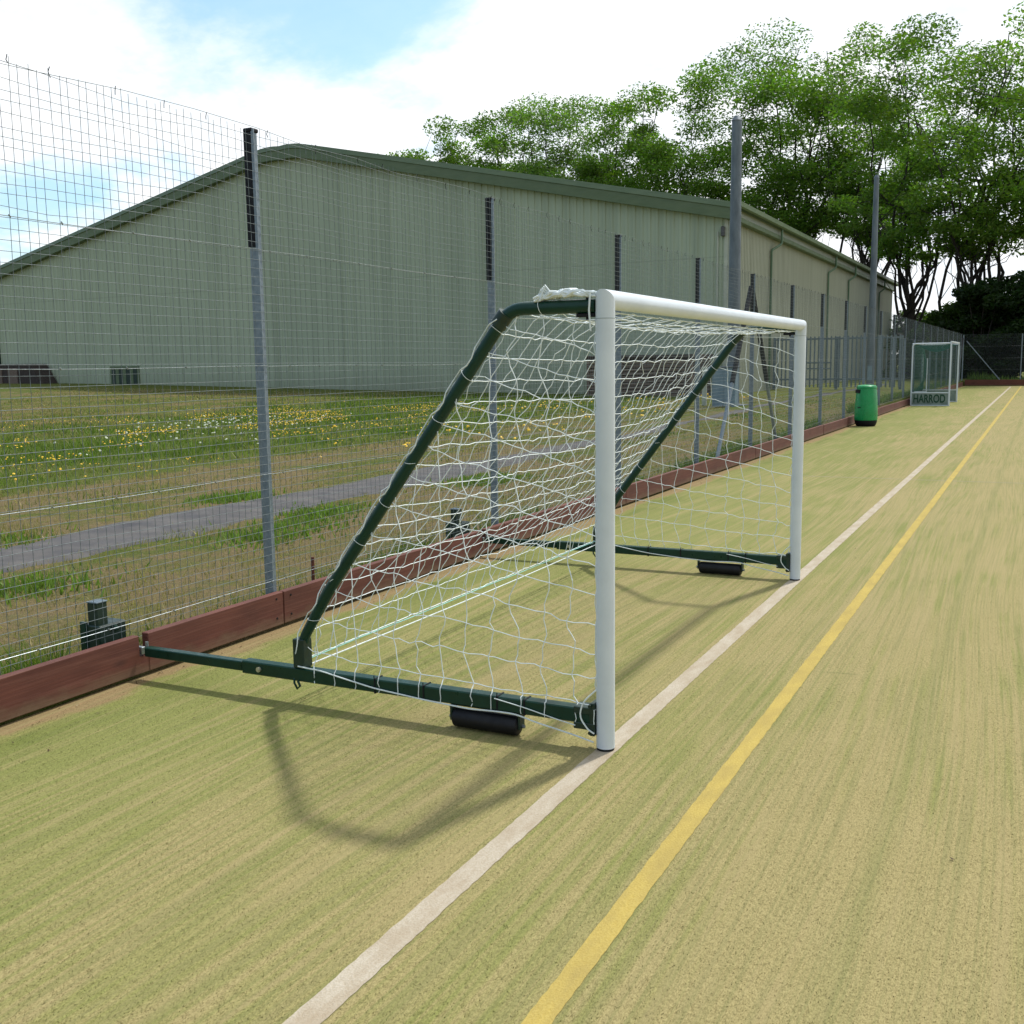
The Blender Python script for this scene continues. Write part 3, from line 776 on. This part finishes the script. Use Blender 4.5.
# ------------------------------------------------------------------ hockey goal by the fence
hg = thing('hockey_goal', (-1.8, 41, 0), 'white hockey goal with green net and lettered side board, parked by the far fence', 'goal')
ya, yb2 = 39.17, 42.84; xf, xr = -1.25, -2.47; hh = 2.14
for y in (ya, yb2):
    q = MB(); q.bbox(xf-.025, xf+.025, y-.037, y+.037, 0, hh, .004); po = q.build('post', M['white_paint'], hg)
    q = MB(); q.bbox(xf-.020, xf+.0, y+.0375, y+.075, .46, hh-.02, .002); q.build('pad', M['purple'], po)
    q = MB(); q.tube(arcpts([(xf-.02, y, hh-.025), (xr, y, hh-.025), (xr, y, 0)], .12), .024, 10); q.build('rear_tube', M['white_paint'], hg, smooth=True)
    q = MB(); q.bbox(xr, xf-.03, y-.012, y+.012, .01, .46, .003); sb = q.build('side_board', M['sideboard'], hg)
    q = MB(); q.bbox(xr, xf-.03, y-.028, y-.012, .43, .47, .002); q.bbox(xr, xf-.03, y-.028, y-.012, .005, .035, .002); q.build('edge_strip', M['white_paint'], sb)
q = MB(); q.bbox(xf-.025, xf+.025, ya-.037, yb2+.037, hh-.001, hh+.045, .004); q.build('crossbar', M['white_paint'], hg)
q = MB(); q.tube([(xr, ya, hh-.03), (xr, yb2, hh-.03)], .022, 8); q.build('rear_crossbar', M['white_paint'], hg, smooth=True)
q = MB(); q.bbox(xr-.012, xr+.012, ya+.02, yb2-.02, .01, .46, .003); q.build('back_board', M['black_plastic'], hg)
q = MB(); q.bbox(xr+.42, xr+.45, ya+.5, ya+.55, .42, 1.62, .003); q.bbox(xr+.02, xr+.43, ya+.5, ya+.55, .44, .48, .003); q.build('net_support', M['white_paint'], hg)
def hnet(p00, p10, p11, p01, nu, nv, sag=(0,0,0)):
    p00, p10, p11, p01 = map(Vector, (p00, p10, p11, p01)); b = MB(); sg = Vector(sag)
    f = lambda u, v: (p00*(1-u)+p10*u)*(1-v)+(p01*(1-u)+p11*u)*v + sg*math.sin(PI*u)*math.sin(PI*v)
    for i in range(nu+1): b.tube([f(i/nu, k/6) for k in range(7)], .0030, 3, caps=False)
    for i in range(nv+1): b.tube([f(k/6, i/nv) for k in range(7)], .0030, 3, caps=False)
    return b
M['net_green'] = simple('green_cord', (.010,.075,.050), (.02,.10,.07), 20, .7)
z_ = hh-.05
hnet((xf,ya+.03,.46),(xr,ya+.03,.46),(xr,ya+.03,z_),(xf,ya+.03,z_), 26, 36).build('side_net', M['net_green'], hg)
hnet((xf,yb2-.03,.46),(xr,yb2-.03,.46),(xr,yb2-.03,z_),(xf,yb2-.03,z_), 26, 36).build('side_net', M['net_green'], hg)
hnet((xr+.05,ya,.46),(xr+.05,yb2,.46),(xr+.05,yb2,z_),(xr+.05,ya,z_), 60, 30, (.25,0,0)).build('back_net', M['net_green'], hg)
hnet((xf,ya,z_),(xr,ya,z_),(xr,yb2,z_),(xf,yb2,z_), 24, 60, (0,0,-.25)).build('roof_net', M['net_green'], hg)
cu = bpy.data.curves.new('lettering', 'FONT'); cu.body = 'HARROD'; cu.size = .40; cu.extrude = .004; cu.align_x = 'CENTER'; cu.align_y = 'CENTER'; cu.offset = .010
to = bpy.data.objects.new('lettering_tmp', cu); col.objects.link(to); bpy.context.view_layer.update()
me = bpy.data.meshes.new_from_object(to.evaluated_get(bpy.context.evaluated_depsgraph_get())); bpy.data.objects.remove(to)
w = max(v.co.x for v in me.vertices)-min(v.co.x for v in me.vertices); k = 1.02/w
me.transform(Matrix.Translation(((xr+xf)/2-.02, ya-.0185, .235)) @ Matrix.Rotation(PI/2, 4, 'X') @ Matrix.Diagonal((k, .30/.29*.93, 1, 1)))
me.materials.clear(); me.materials.append(M['lettering'])
lo = bpy.data.objects.new('lettering', me); col.objects.link(lo)
sb0 = [c for c in hg.children if c.name.startswith('side_board')][0]; put(lo, sb0)

# ------------------------------------------------------------------ light masts and cabinet
def mast(x, y, top, r0, r1, label, head):
    z0 = gz(x, y)-.05; t = thing('light_mast', (x, y, z0), label, 'mast', 'grey steel light masts behind the mesh fence')
    q = MB(); q.tube([(x, y, z0+(top-z0)*k/6) for k in range(7)], [r0+(r1-r0)*k/6 for k in range(7)], 12); q.build('shaft', M['mast'], t, smooth=True)
    q = MB(); q.bbox(x-r0*2, x+r0*2, y-r0*2, y+r0*2, z0, z0+.07, .01); q.build('base_plate', M['mast'], t)
    q = MB(); q.bbox(x-.09, x+.09, y-r0-.012, y-r0+.02, .75, 1.35, .005); q.build('access_door', M['cabinet'], t)
    q = MB(); q.tube([(x, y, top-.02), (x, y, top+.10)], [r1*1.15, r1*.6], 12); q.build('cap', M['mast'], t, smooth=True)
mast(-6.95, 32.5, 8.7, .20, .15, 'thick grey steel light mast rising in front of the corner of the hall', 0)
mast(-4.85, 46.5, 8.9, .17, .10, 'slimmer and more distant grey light mast in front of the tall trees', 0)
cb = thing('switch_cabinet', (-7.0, 32.1, .2), 'blue-grey steel switch cabinet at the foot of the thick light mast', 'cabinet')
q = MB(); q.bbox(-7.32, -6.62, 31.5, 31.9, .15, 1.42, .01); q.build('cabinet_body', M['cabinet'], cb)
q = MB(); q.bbox(-7.27, -6.98, 31.485, 31.505, .25, 1.32, .004); q.bbox(-6.95, -6.67, 31.485, 31.505, .25, 1.32, .004); q.build('door', M['cabinet'], cb)
q = MB(); q.bbox(-7.36, -6.58, 31.46, 31.94, 1.42, 1.46, .006); q.build('lid', M['mast'], cb)
wp = MB(); wp.bbox(-7.75, -7.62, 31.9, 32.0, .10, 1.45, .006)
tag(recentre(wp.build('marker_post', M['pipe_pale']), (-7.68, 31.95, .1)), 'pale square marker post left of the switch cabinet', 'post')

# ------------------------------------------------------------------ brown slatted shed
sh = thing('slatted_shed', (-11.7, 38.6, .2), 'low dark brown slatted timber store in front of the gable wall', 'shed')
q = MB(); q.box(-13.95, -9.95, 38.06, 40.6, .1, 1.74); wl = q.build('wall', M['shed_dark'], sh)
q = MB()
for k in range(11): q.bbox(-13.98, -9.92, 37.98, 38.05, .22+k*.132, .30+k*.132+.022, .004)
q.build('slat_panel', M['shed_wood'], wl)
for xx in (-13.98, -12.66, -11.3, -9.95): q = MB(); q.bbox(xx-.05, xx+.05, 37.95, 38.07, .1, 1.72, .005); q.build('post', M['shed_wood'], sh)
q = MB(); q.bbox(-14.05, -9.85, 37.90, 40.7, 1.74, 1.88, .01); q.build('roof', M['shed_dark'], sh)
# palisade
pf = thing('palisade_fence', (-7, 49, .3), 'blue-grey steel palisade fence between the hall and the pitch fence', 'fence')
q = MB(); q.bbox(-9.45, -3.9, 49.0, 49.05, 2.50, 2.58, .005); q.bbox(-9.45, -3.9, 49.0, 49.05, .72, .80, .005); q.build('rail', M['palisade'], pf)
q = MB(); x = -9.4
while x < -3.9:
    q.add([(x-.036, 48.98, .40), (x-.012, 48.955, .40), (x+.012, 48.955, .40), (x+.036, 48.98, .40), (x-.036, 48.98, 2.62), (x-.012, 48.955, 2.66), (x+.012, 48.955, 2.66), (x+.036, 48.98, 2.62)], [(0,1,5,4),(1,2,6,5),(2,3,7,6)]); x += .18
q.build('pale_panel', M['palisade'], pf)
for xx in (-9.4, -6.65, -3.95): q = MB(); q.bbox(xx-.06, xx+.06, 49.06, 49.16, .2, 2.62, .005); q.build('post', M['palisade'], pf)
q = MB(); q.bbox(-7.9, -6.9, 48.90, 48.95, 1.20, 1.26, .004); q.bbox(-7.9, -6.9, 48.90, 48.95, 1.46, 1.52, .004); q.build('latch_bar', M['palisade'], pf)

# ------------------------------------------------------------------ sports hall
hall = thing('sports_hall', (-9.54, 41.2, .3), 'large pale green metal-clad sports hall with low curved-ridge roof behind the fence', 'building')
C0 = Vector((-9.54, 41.21, 0)); gd = Vector((-.99609, .08832, 0)); gn = Vector((-.08832, -.99609, 0))   # along the gable, outward
W = 46.5; LEN = 50; ZE = 7.05; ZA = 11.85; WH = W/2
def rz_(s):       # roof underside at distance s from the right corner
    t = abs(s-22.6)/ (22.6 if s < 22.6 else W-22.6)
    h = ZE+(ZA-ZE)*(1-t)
    if t < .07: h -= .26*(1-t/.07)**2*1.0
    return h
def clad(fn, L, ztopf, zb, pitch=.333, depth=.035):
    b = MB(); s = 0; prof = []
    while s < L:
        for u, d in ((0, 0), (.52, 0), (.60, 1), (.92, 1)): 
            if s+u*pitch <= L: prof.append((s+u*pitch, d*depth))
        s += pitch
    prof.append((L, 0)); vs = []
    for s_, d in prof: vs += [fn(s_, d, zb), fn(s_, d, ztopf(s_))]
    b.add(vs, [(2*i, 2*i+2, 2*i+3, 2*i+1) for i in range(len(prof)-1)]); return b
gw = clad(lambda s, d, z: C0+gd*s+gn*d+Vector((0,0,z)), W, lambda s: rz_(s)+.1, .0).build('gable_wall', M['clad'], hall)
SX = C0.x
sw = clad(lambda s, d, z: Vector((SX+d, C0.y+s, z)), LEN, lambda s: ZE+.05, .0, pitch=.25).build('side_wall', M['clad2'], hall)
q = MB(); q.bbox(SX-.10, SX+.05, C0.y-.06, C0.y+.10, 0, ZE, .01); q.build('corner_trim', M['pipe_pale'], hall)
q = MB(); q.tube([(SX+.11, C0.y-.02, .1), (SX+.11, C0.y-.02, ZE-.1)], .045, 10); q.tube([(SX-.35, C0.y-.06, .1), (SX-.35, C0.y-.06, ZE-.5)], .035, 8); q.build('downpipe', M['pipe_pale'], hall, smooth=True)
# roof skin + verge
ss = sorted(set([i*W/40 for i in range(41)]+[22.6+k*.4 for k in range(-5, 6)])); ss[0] = -.45; ss[-1] = W+.45
b = MB(); vs = []
for s_ in ss:
    sq = min(max(s_, 0), W); h = rz_(sq) - (.0 if 0 <= s_ <= W else .10)
    for a in (-.35, LEN+.3): vs.append(C0+gd*s_+Vector((0, a, h+.52)))
    for a in (-.35, LEN+.3): vs.append(C0+gd*s_+Vector((0, a, h+.40)))
n = len(ss)
F = [(4*i, 4*i+1, 4*i+5, 4*i+4) for i in range(n-1)]+[(4*i+2, 4*i+6, 4*i+7, 4*i+3) for i in range(n-1)]
b.add(vs, F); roof = b.build('roof', M['roof'], hall)
b = MB(); vs = []
for s_ in ss:
    sq = min(max(s_, 0), W); h = rz_(sq)-(.0 if 0 <= s_ <= W else .10)
    base = C0+gd*s_+gn*.20
    vs += [base+gn*.16+Vector((0,0,h-.05)), base+gn*.16+Vector((0,0,h+.36)), base+gn*.20+Vector((0,0,h+.38)), base+gn*.12+Vector((0,0,h+.60)), base-gn*.3+Vector((0,0,h+.62)), base-gn*.16+Vector((0,0,h-.05))]
b.add(vs, [(6*i+k, 6*i+6+k, 6*i+7+k, 6*i+1+k) for i in range(n-1) for k in range(5)]+[(6*i+5, 6*i+11, 6*i+6, 6*i) for i in range(n-1)]+[(0,1,2,3,4,5), tuple(6*(n-1)+k for k in range(6))[::-1]])
b.build('verge', M['trim_green'], roof)
# eaves of the sunny side: pale fascia, lower green trim, gutter
b = MB(); b.bbox(SX+.04, SX+.30, C0.y-.30, C0.y+LEN, ZE-.10, ZE+.10, .02); b.build('eaves_trim', M['trim_green'], hall)
b = MB(); b.bbox(SX+.05, SX+.26, C0.y-.28, C0.y+LEN-.02, ZE+.103, ZE+.36, .01); b.build('fascia', M['fascia'], hall)
b = MB(); vs = []; pr = [(.22,.58),(.22,.37),(.30,.34),(.46,.34),(.52,.40),(.52,.58),(.48,.58),(.47,.42),(.44,.39),(.28,.39),(.26,.58)]
for y in (C0.y-.32, C0.y+LEN+.1): vs += [(SX+a, y, ZE+z) for a, z in pr]
k = len(pr); b.add(vs, [(i, (i+1) % k, k+(i+1) % k, k+i) for i in range(k)]+[tuple(range(k)), tuple(range(k, 2*k))[::-1]]); b.build('gutter', M['trim_green'], hall)
for yy in (48.9, 62.9, 69.9, 83.6):
    b = MB(); b.tube(arcpts([(SX+.40, yy, ZE+.34), (SX+.40, yy, ZE-.02), (SX+.40, yy, ZE-.30), (SX+.13, yy-.75, ZE-.62), (SX+.13, yy-.75, .2)], .1, 3), .055, 8); b.build('downpipe', M['pipe_green'], hall, smooth=True)
b = MB(); b.bbox(SX-.20, SX-.06, C0.y-.22, C0.y-.05, 6.35, 6.72, .02); b.build('wall_lamp', M['glass_dark'], hall)
def gpt(s, d, z): return C0+gd*s+gn*d+Vector((0,0,z))
def gbox(s0, s1, z0, z1, d0, d1, name, mat, parent=hall):
    b = MB(); vs = [gpt(s, d, z) for z in (z0, z1) for d in (d0, d1) for s in (s0, s1)]
    b.add(vs, [(0,1,3,2),(4,6,7,5),(0,4,5,1),(2,3,7,6),(0,2,6,4),(1,5,7,3)]); return b.build(name, mat, parent)
vf = gbox(33.9, 36.3, .66, 1.78, .02, .10, 'vent_frame', M['trim_green'])
gbox(34.05, 36.15, .78, 1.66, .08, .115, 'vent_grille', M['green_dark'], vf)
for k in range(3): gbox(34.35+k*.6, 34.6+k*.6, .78, 1.66, .115, .13, 'vent_bar', M['trim_green'], vf)
gbox(W+.01, W+.45, 0, 7.0, -.1, .12, 'corner_post', M['green_dark'])
# dark timber ramp cheek at the far left foot of the gable
b = MB(); A_ = [(41.9, 1.98), (40.8, .6), (47.4, .6), (47.4, 1.98)]
vs = [gpt(s, d, z) for d in (.15, 1.2) for s, z in A_]; b.add(vs, [(0,1,2,3),(4,7,6,5),(0,4,5,1),(1,5,6,2),(2,6,7,3),(3,7,4,0)])
rp = thing('loading_ramp', gpt(44, .7, .6), 'dark brown sloping ramp wall at the left foot of the gable', 'ramp')
b.build('side_panel', M['shed_dark'], rp)
for k in range(3):
    b = MB(); s0 = 43.2+k*1.5; vs = [gpt(s, d, z) for z in (.65, 1.75) for d in (1.2, 1.24) for s in (s0, s0+.9)]
    b.add(vs, [(0,1,3,2),(4,6,7,5),(0,4,5,1),(2,3,7,6),(0,2,6,4),(1,5,7,3)]); b.build('panel', M['shed_wood'], rp)

# ------------------------------------------------------------------ trees
def leaves(cent, rad, n, size, tone, r, windx=.0):
    # cent (k,3), rad (k,) puffs; n leaves in total
    k = len(cent); wgt = rad**2.0; idx = r.choice(k, n, p=wgt/wgt.sum())
    d = r.normal(0, 1, (n, 3)); d /= np.linalg.norm(d, axis=1)[:, None]; d *= (r.random(n)**.45)[:, None]
    p = cent[idx]+d*rad[idx][:, None]*np.array([1.15, 1.15, .62])
    a = r.normal(0, 1, (n, 3)); a[:, 2] *= .7; a[:, 0] += windx; a /= np.linalg.norm(a, axis=1)[:, None]
    c = r.normal(0, 1, (n, 3)); c -= a*(a*c).sum(1)[:, None]; c /= np.linalg.norm(c, axis=1)[:, None]
    s = size*r.uniform(.6, 1.4, n)[:, None]
    V = np.stack([p-a*s, p+c*s*.45, p+a*s, p-c*s*.45], 1)
    base = np.array(tone)
    cl = r.uniform(.72, 1.3, k)[idx][:, None]*r.uniform(.75, 1.25, n)[:, None]
    hue = np.c_[r.uniform(.85, 1.25, n), np.ones(n), r.uniform(.7, 1.2, n)]
    return V, base*cl*hue
def tree(x, y, H, spread, bottom, seed, label, tone=(.060,.105,.020), nl=15, ncl=9, leafn=16000, fork=.16, lean=.05, r0=None, size=.17, puff=(.8, 1.6), name='tree', group='trees beyond the hall and the pitch'):
    r = np.random.default_rng(seed); z0 = gz(x, y)-.1
    t = thing(name, (x, y, z0), label, 'tree', group); b = MB()
    r0 = r0 or H*.013
    def limb(p0, p1, ra, rb_, n=6, wob=.05, up=.2):
        p0, p1 = np.array(p0, float), np.array(p1, float); L = np.linalg.norm(p1-p0); off = r.normal(0, wob*L, 3); off2 = r.normal(0, wob*L*.5, 3)
        pts = []
        for k in range(n+1):
            u = k/n; q = p0*(1-u)+p1*u + off*math.sin(PI*u)+off2*math.sin(2*PI*u); q[2] -= up*L*math.sin(PI*u)*(.5) * (1 if up > 0 else 0); pts.append(q)
        b.tube(pts, [ra+(rb_-ra)*k/n for k in range(n+1)], 6, caps=False); return pts
    top = np.array([x+lean*H, y, z0+H*fork])
    stem = limb((x, y, z0), top, r0, r0*.8, 6, .03, 0)
    C = []; R = []
    nm = nl
    crown_c = np.array([x+lean*H*2.2, y, z0+(bottom+H)/2])
    for i in range(nm):
        # a target within the crown ellipsoid, shell weighted
        d = r.normal(0, 1, 3); d /= np.linalg.norm(d); f = r.uniform(.35, .92)
        tgt = crown_c+d*np.array([spread, spread*.8, (H-bottom)/2])*f
        st = stem[-1] if r.random() < .6 else stem[-2-r.integers(0, 2)]
        mid = np.array(st)*.45+tgt*.55; mid[:2] = np.array(st)[:2]*.62+tgt[:2]*.38
        l1 = limb(st, mid, r0*.36, r0*.20, 6, .09, .05); l2 = limb(mid, tgt, r0*.20, r0*.08, 5, .10, .08)
        for j in range(ncl):
            src = (l2+l1[3:])[r.integers(1, len(l2)+len(l1)-3)]
            e = np.array(src)+r.normal(0, 1, 3)*np.array([1, 1, .75])*spread*.30+np.array([lean*3, 0, .5])
            q = (e-crown_c)/np.array([spread, spread*.8, (H-bottom)/2]); m = np.linalg.norm(q)
            if m > 1: e = crown_c+(e-crown_c)/m*r.uniform(.88, 1.0)
            limb(src, e, r0*.085, r0*.03, 3, .08, .1)
            hq = (e[2]-z0)/H; C.append(e); R.append(r.uniform(*puff)*spread/4.4*min(1.15, .12+1.2*max(0, hq-.12)))
    b.build('trunk', M['bark'], t, smooth=True)
    V, T = leaves(np.array(C), np.array(R), int(leafn*2.3), size*.86, tone, r, .6)
    o = tri_object('crown', V, T, M['leaf']); put(o, t)
    return t
G1 = (.095,.170,.024); G2 = (.112,.192,.028); G3 = (.07,.12,.02)
tree(-66.0, 108, 28.4, 5.8, 14, 44, 'small rounded tree, leftmost of those above the green roof', G2, 15, 9, 13000, size=.19, puff=(.9,1.6))
tree(-60.4, 107, 28.0, 5.6, 14, 21, 'low bushy tree between the leftmost and the next taller roof-line tree', G2, 15, 9, 12000, size=.19, puff=(.9,1.6))
tree(-55.0, 106, 28.8, 6.4, 14, 2, 'middling tree above the roof, just left of the broad pale one', G1, 17, 9, 15000, size=.19, puff=(.8,1.5))
tree(-46.0, 104, 28.8, 8.0, 13, 3, 'broad pale green tree rising highest above the middle of the roof', (.11,.18,.045), 22, 9, 21000, size=.18)
tree(-38.6, 102, 28.0, 6.6, 12, 4, 'dense darker tree right of the broad pale one above the roof', G1, 17, 9, 15000, size=.18, puff=(.8,1.4))
tree(-31.2, 100, 28.2, 7.0, 12, 5, 'airy tree left of the thick light mast with sky showing below its crown', G1, 18, 9, 15000, size=.17)
tree(-19.4, 99, 32.2, 8.4, 12, 66, 'very tall tree directly right of the thick light mast', G1, 21, 10, 18500, lean=.01, size=.17)
tree(-13.2, 97, 31.0, 7.0, 11, 7, 'very tall windswept tree left of the slim light mast, thin dark limbs showing', G2, 15, 9, 12500, lean=.02, size=.17)
tree(-7.3, 84, 26.2, 6.8, 8, 8, 'tall tree with a forked dark trunk standing at the end of the hall', G1, 13, 8, 10500, fork=.18, lean=.0, r0=.36, size=.16)
tree(-3.4, 81, 25.6, 7.6, 8, 9, 'tall open tree with several spreading trunks behind the pitch corner', G2, 14, 8, 12000, fork=.12, lean=.02, r0=.40, size=.155)
tree(2.6, 80, 25.2, 7.4, 9, 20, 'tall tree at the right edge, crown bent to the right', G2, 14, 8, 11500, lean=.02, size=.155)
tree(14, 84, 24.0, 7.0, 10, 12, 'tall tree beyond the right end of the far hedge', G1, 14, 9, 12000)
def bush(x, y, H, spread, seed, label, tone=(.020,.042,.010), n=15000):
    r = np.random.default_rng(seed); z0 = gz(x, y)-.05 if x < -2.6 else .2
    t = thing('shrub', (x, y, z0), label, 'shrub', 'dark shrubs behind the far end fence'); b = MB(); C = []; R = []
    for i in range(46):
        an = r.uniform(0, 2*PI); hz = r.uniform(.06, .93); rr = math.sqrt(1-hz*hz)*math.sqrt(r.random())
        e = np.array([x+math.cos(an)*spread*rr, y+math.sin(an)*spread*.7*rr, z0+H*hz])
        C.append(e); R.append(r.uniform(.5, 1.0)*spread*.33)
        b.tube([(x+r.normal(0, .2), y+r.normal(0, .2), z0), ((x+e[0])/2, (y+e[1])/2, (z0+e[2])/2+.3), e], [.06, .04, .015], 5, caps=False)
    b.build('stems', M['bark'], t, smooth=True)
    V, T = leaves(np.array(C), np.array(R), n, .15, tone, r)
    put(tri_object('foliage', V, T, M['leaf']), t); return t
for a in [(-7.6, 90, 5.5, 3.0, 41, 'bushy shrub just past the end wall of the hall', (.05,.09,.015), 8000),
          (-3.6, 90, 6.0, 3.4, 42, 'bushy shrub in the back row between two tall tree trunks', (.04,.075,.015), 9000),
          (-3.0, 82.5, 5.2, 2.6, 43, 'tall dark shrub wrapped round the foot of the open tree'),
          (-5.6, 75.5, 3.4, 2.2, 31, 'low shrub left of the pitch corner behind the mesh fence', (.05,.09,.015), 5000),
          (-2.2, 76, 6.4, 2.8, 32, 'dark shrub directly behind the pitch corner'),
          (1.2, 75, 7.2, 3.0, 33, 'dark shrub behind the far end where the white line stops'),
          (4.6, 75.5, 6.6, 3.0, 34, 'dark shrub at the right edge behind the far fence'),
          (-.4, 79, 7.2, 3.2, 35, 'taller dark shrub in the second row under the open tree'),
          (3.2, 79.5, 7.4, 3.2, 36, 'taller dark shrub in the second row at the right edge'),
          (-4.2, 79, 5.0, 2.4, 37, 'mid green shrub under the fork of the tree at the end of the hall', (.04,.075,.015), 6000),
          (8.2, 75.5, 7.0, 3.2, 38, 'dark shrub beyond the right edge of the far hedge'),
          (12.2, 76, 6.6, 3.2, 39, 'last dark shrub of the row beyond the far fence')]:
    bush(*a)
def reg_far(n): return -2.4+40*rng.random(n), YE+.3+2.5*rng.random(n)
_g = gz
def scatter_far():
    x, y = reg_far(9000); n = len(x); h = .5*rng.uniform(.3, 1.2, n)*(vnoise(x, y, .5, 8)+.3); w = .03
    a = rng.uniform(0, 2*PI, n); V = np.empty((n, 3, 3)); z = np.full(n, .2)
    V[:, 0] = np.c_[x-np.cos(a)*w, y-np.sin(a)*w, z]; V[:, 1] = np.c_[x+np.cos(a)*w, y+np.sin(a)*w, z]; V[:, 2] = np.c_[x+rng.normal(0, .1, n), y, z+h]
    return tri_object('nettles', V, np.array([.08,.13,.02])*(.5+rng.random((n, 1))), M['blade'])
tag(scatter_far(), 'green nettles and grass along the foot of the far fence', 'weeds', kind='stuff')

# ------------------------------------------------------------------ sky, sun, camera
SUN = Vector((.31, 1.14, 1.88)).normalized()
elev = math.asin(SUN.z); az = math.atan2(SUN.x, SUN.y)
w = bpy.data.worlds.new('World'); sc.world = w; w.use_nodes = True; nt = w.node_tree; nt.nodes.clear(); N = NT(nt)
sky = N.n('ShaderNodeTexSky', sky_type='NISHITA'); sky.sun_disc = False; sky.sun_elevation = elev; sky.sun_rotation = az
sky.air_density = 1.2; sky.dust_density = 1.5; sky.ozone_density = 1.2
v = N.coord('Generated'); X, Yc, Z = N.sep(v)
zz = N.math('ADD', N.math('MAXIMUM', Z, 0.), .28)
cv = N.n('ShaderNodeCombineXYZ'); N.l(N.math('DIVIDE', X, zz), cv.inputs[0]); N.l(N.math('DIVIDE', Yc, zz), cv.inputs[1])
P = N.map(cv.outputs[0], (1,1,1), (2.35, .9, 0))
n1 = N.noise(P, 1.55, 8, .55, .25); n2 = N.noise(N.map(cv.outputs[0], (1,1,1), (7,3,1)), 3.2, 7, .6)
right = N.rng(X, -.75, -.25, 0, .17, True)
base = N.math('ADD', N.math('ADD', N.math('MULTIPLY', n1, .8), N.math('MULTIPLY', n2, .2)), right)
base = N.math('SUBTRACT', base, N.math('MULTIPLY', N.rng(Z, .22, .42), N.rng(X, -.25, -.55, 0, .085)))
fac = N.rng(base, .41, .545, .24, 1, True)
ccol = N.mix(N.rng(n2, .34, .60), (8.6,9.5,10.3), (11.2,11.3,11.4))
skyc = N.mix(1., sky.outputs[0], (1.0,1.5,1.75), 'MULTIPLY')
away = N.rng(Yc, -.35, .25, 0, 1, True)
ccol = N.mix(away, (5.0,5.8,6.6), ccol)
c = N.mix(fac, skyc, ccol)
bg = N.n('ShaderNodeBackground'); N.l(c, bg.inputs[0]); bg.inputs[1].default_value = .102
ow = N.n('ShaderNodeOutputWorld'); N.l(bg.outputs[0], ow.inputs[0])
L = bpy.data.lights.new('sun', 'SUN'); L.energy = 3.25; L.angle = math.radians(2.6); L.color = (1, .97, .92)
lo = bpy.data.objects.new('sun', L); col.objects.link(lo); lo.rotation_euler = SUN.to_track_quat('Z', 'Y').to_euler(); lo.location = (0, 0, 30)

cam = bpy.data.cameras.new('camera'); co = bpy.data.objects.new('camera', cam); col.objects.link(co)
yaw, pitch, roll = .46085, .13787, -.01295
f = Vector((-math.sin(yaw)*math.cos(pitch), math.cos(yaw)*math.cos(pitch), -math.sin(pitch))); r = Vector((math.cos(yaw), math.sin(yaw), 0)); u = r.cross(f)
r2 = r*math.cos(roll)+u*math.sin(roll); u2 = -r*math.sin(roll)+u*math.cos(roll)
R3 = Matrix((r2, u2, -f)).transposed()
co.matrix_world = Matrix.Translation((1.553, 0, 1.593)) @ R3.to_4x4()
cam.sensor_width = 36; cam.lens = 1063.6/1024*36; cam.clip_start = .05; cam.clip_end = 6000
sc.camera = co
vs_ = sc.view_settings; vs_.view_transform = 'Standard'; vs_.look = 'None'; vs_.exposure = .13; vs_.gamma = 1
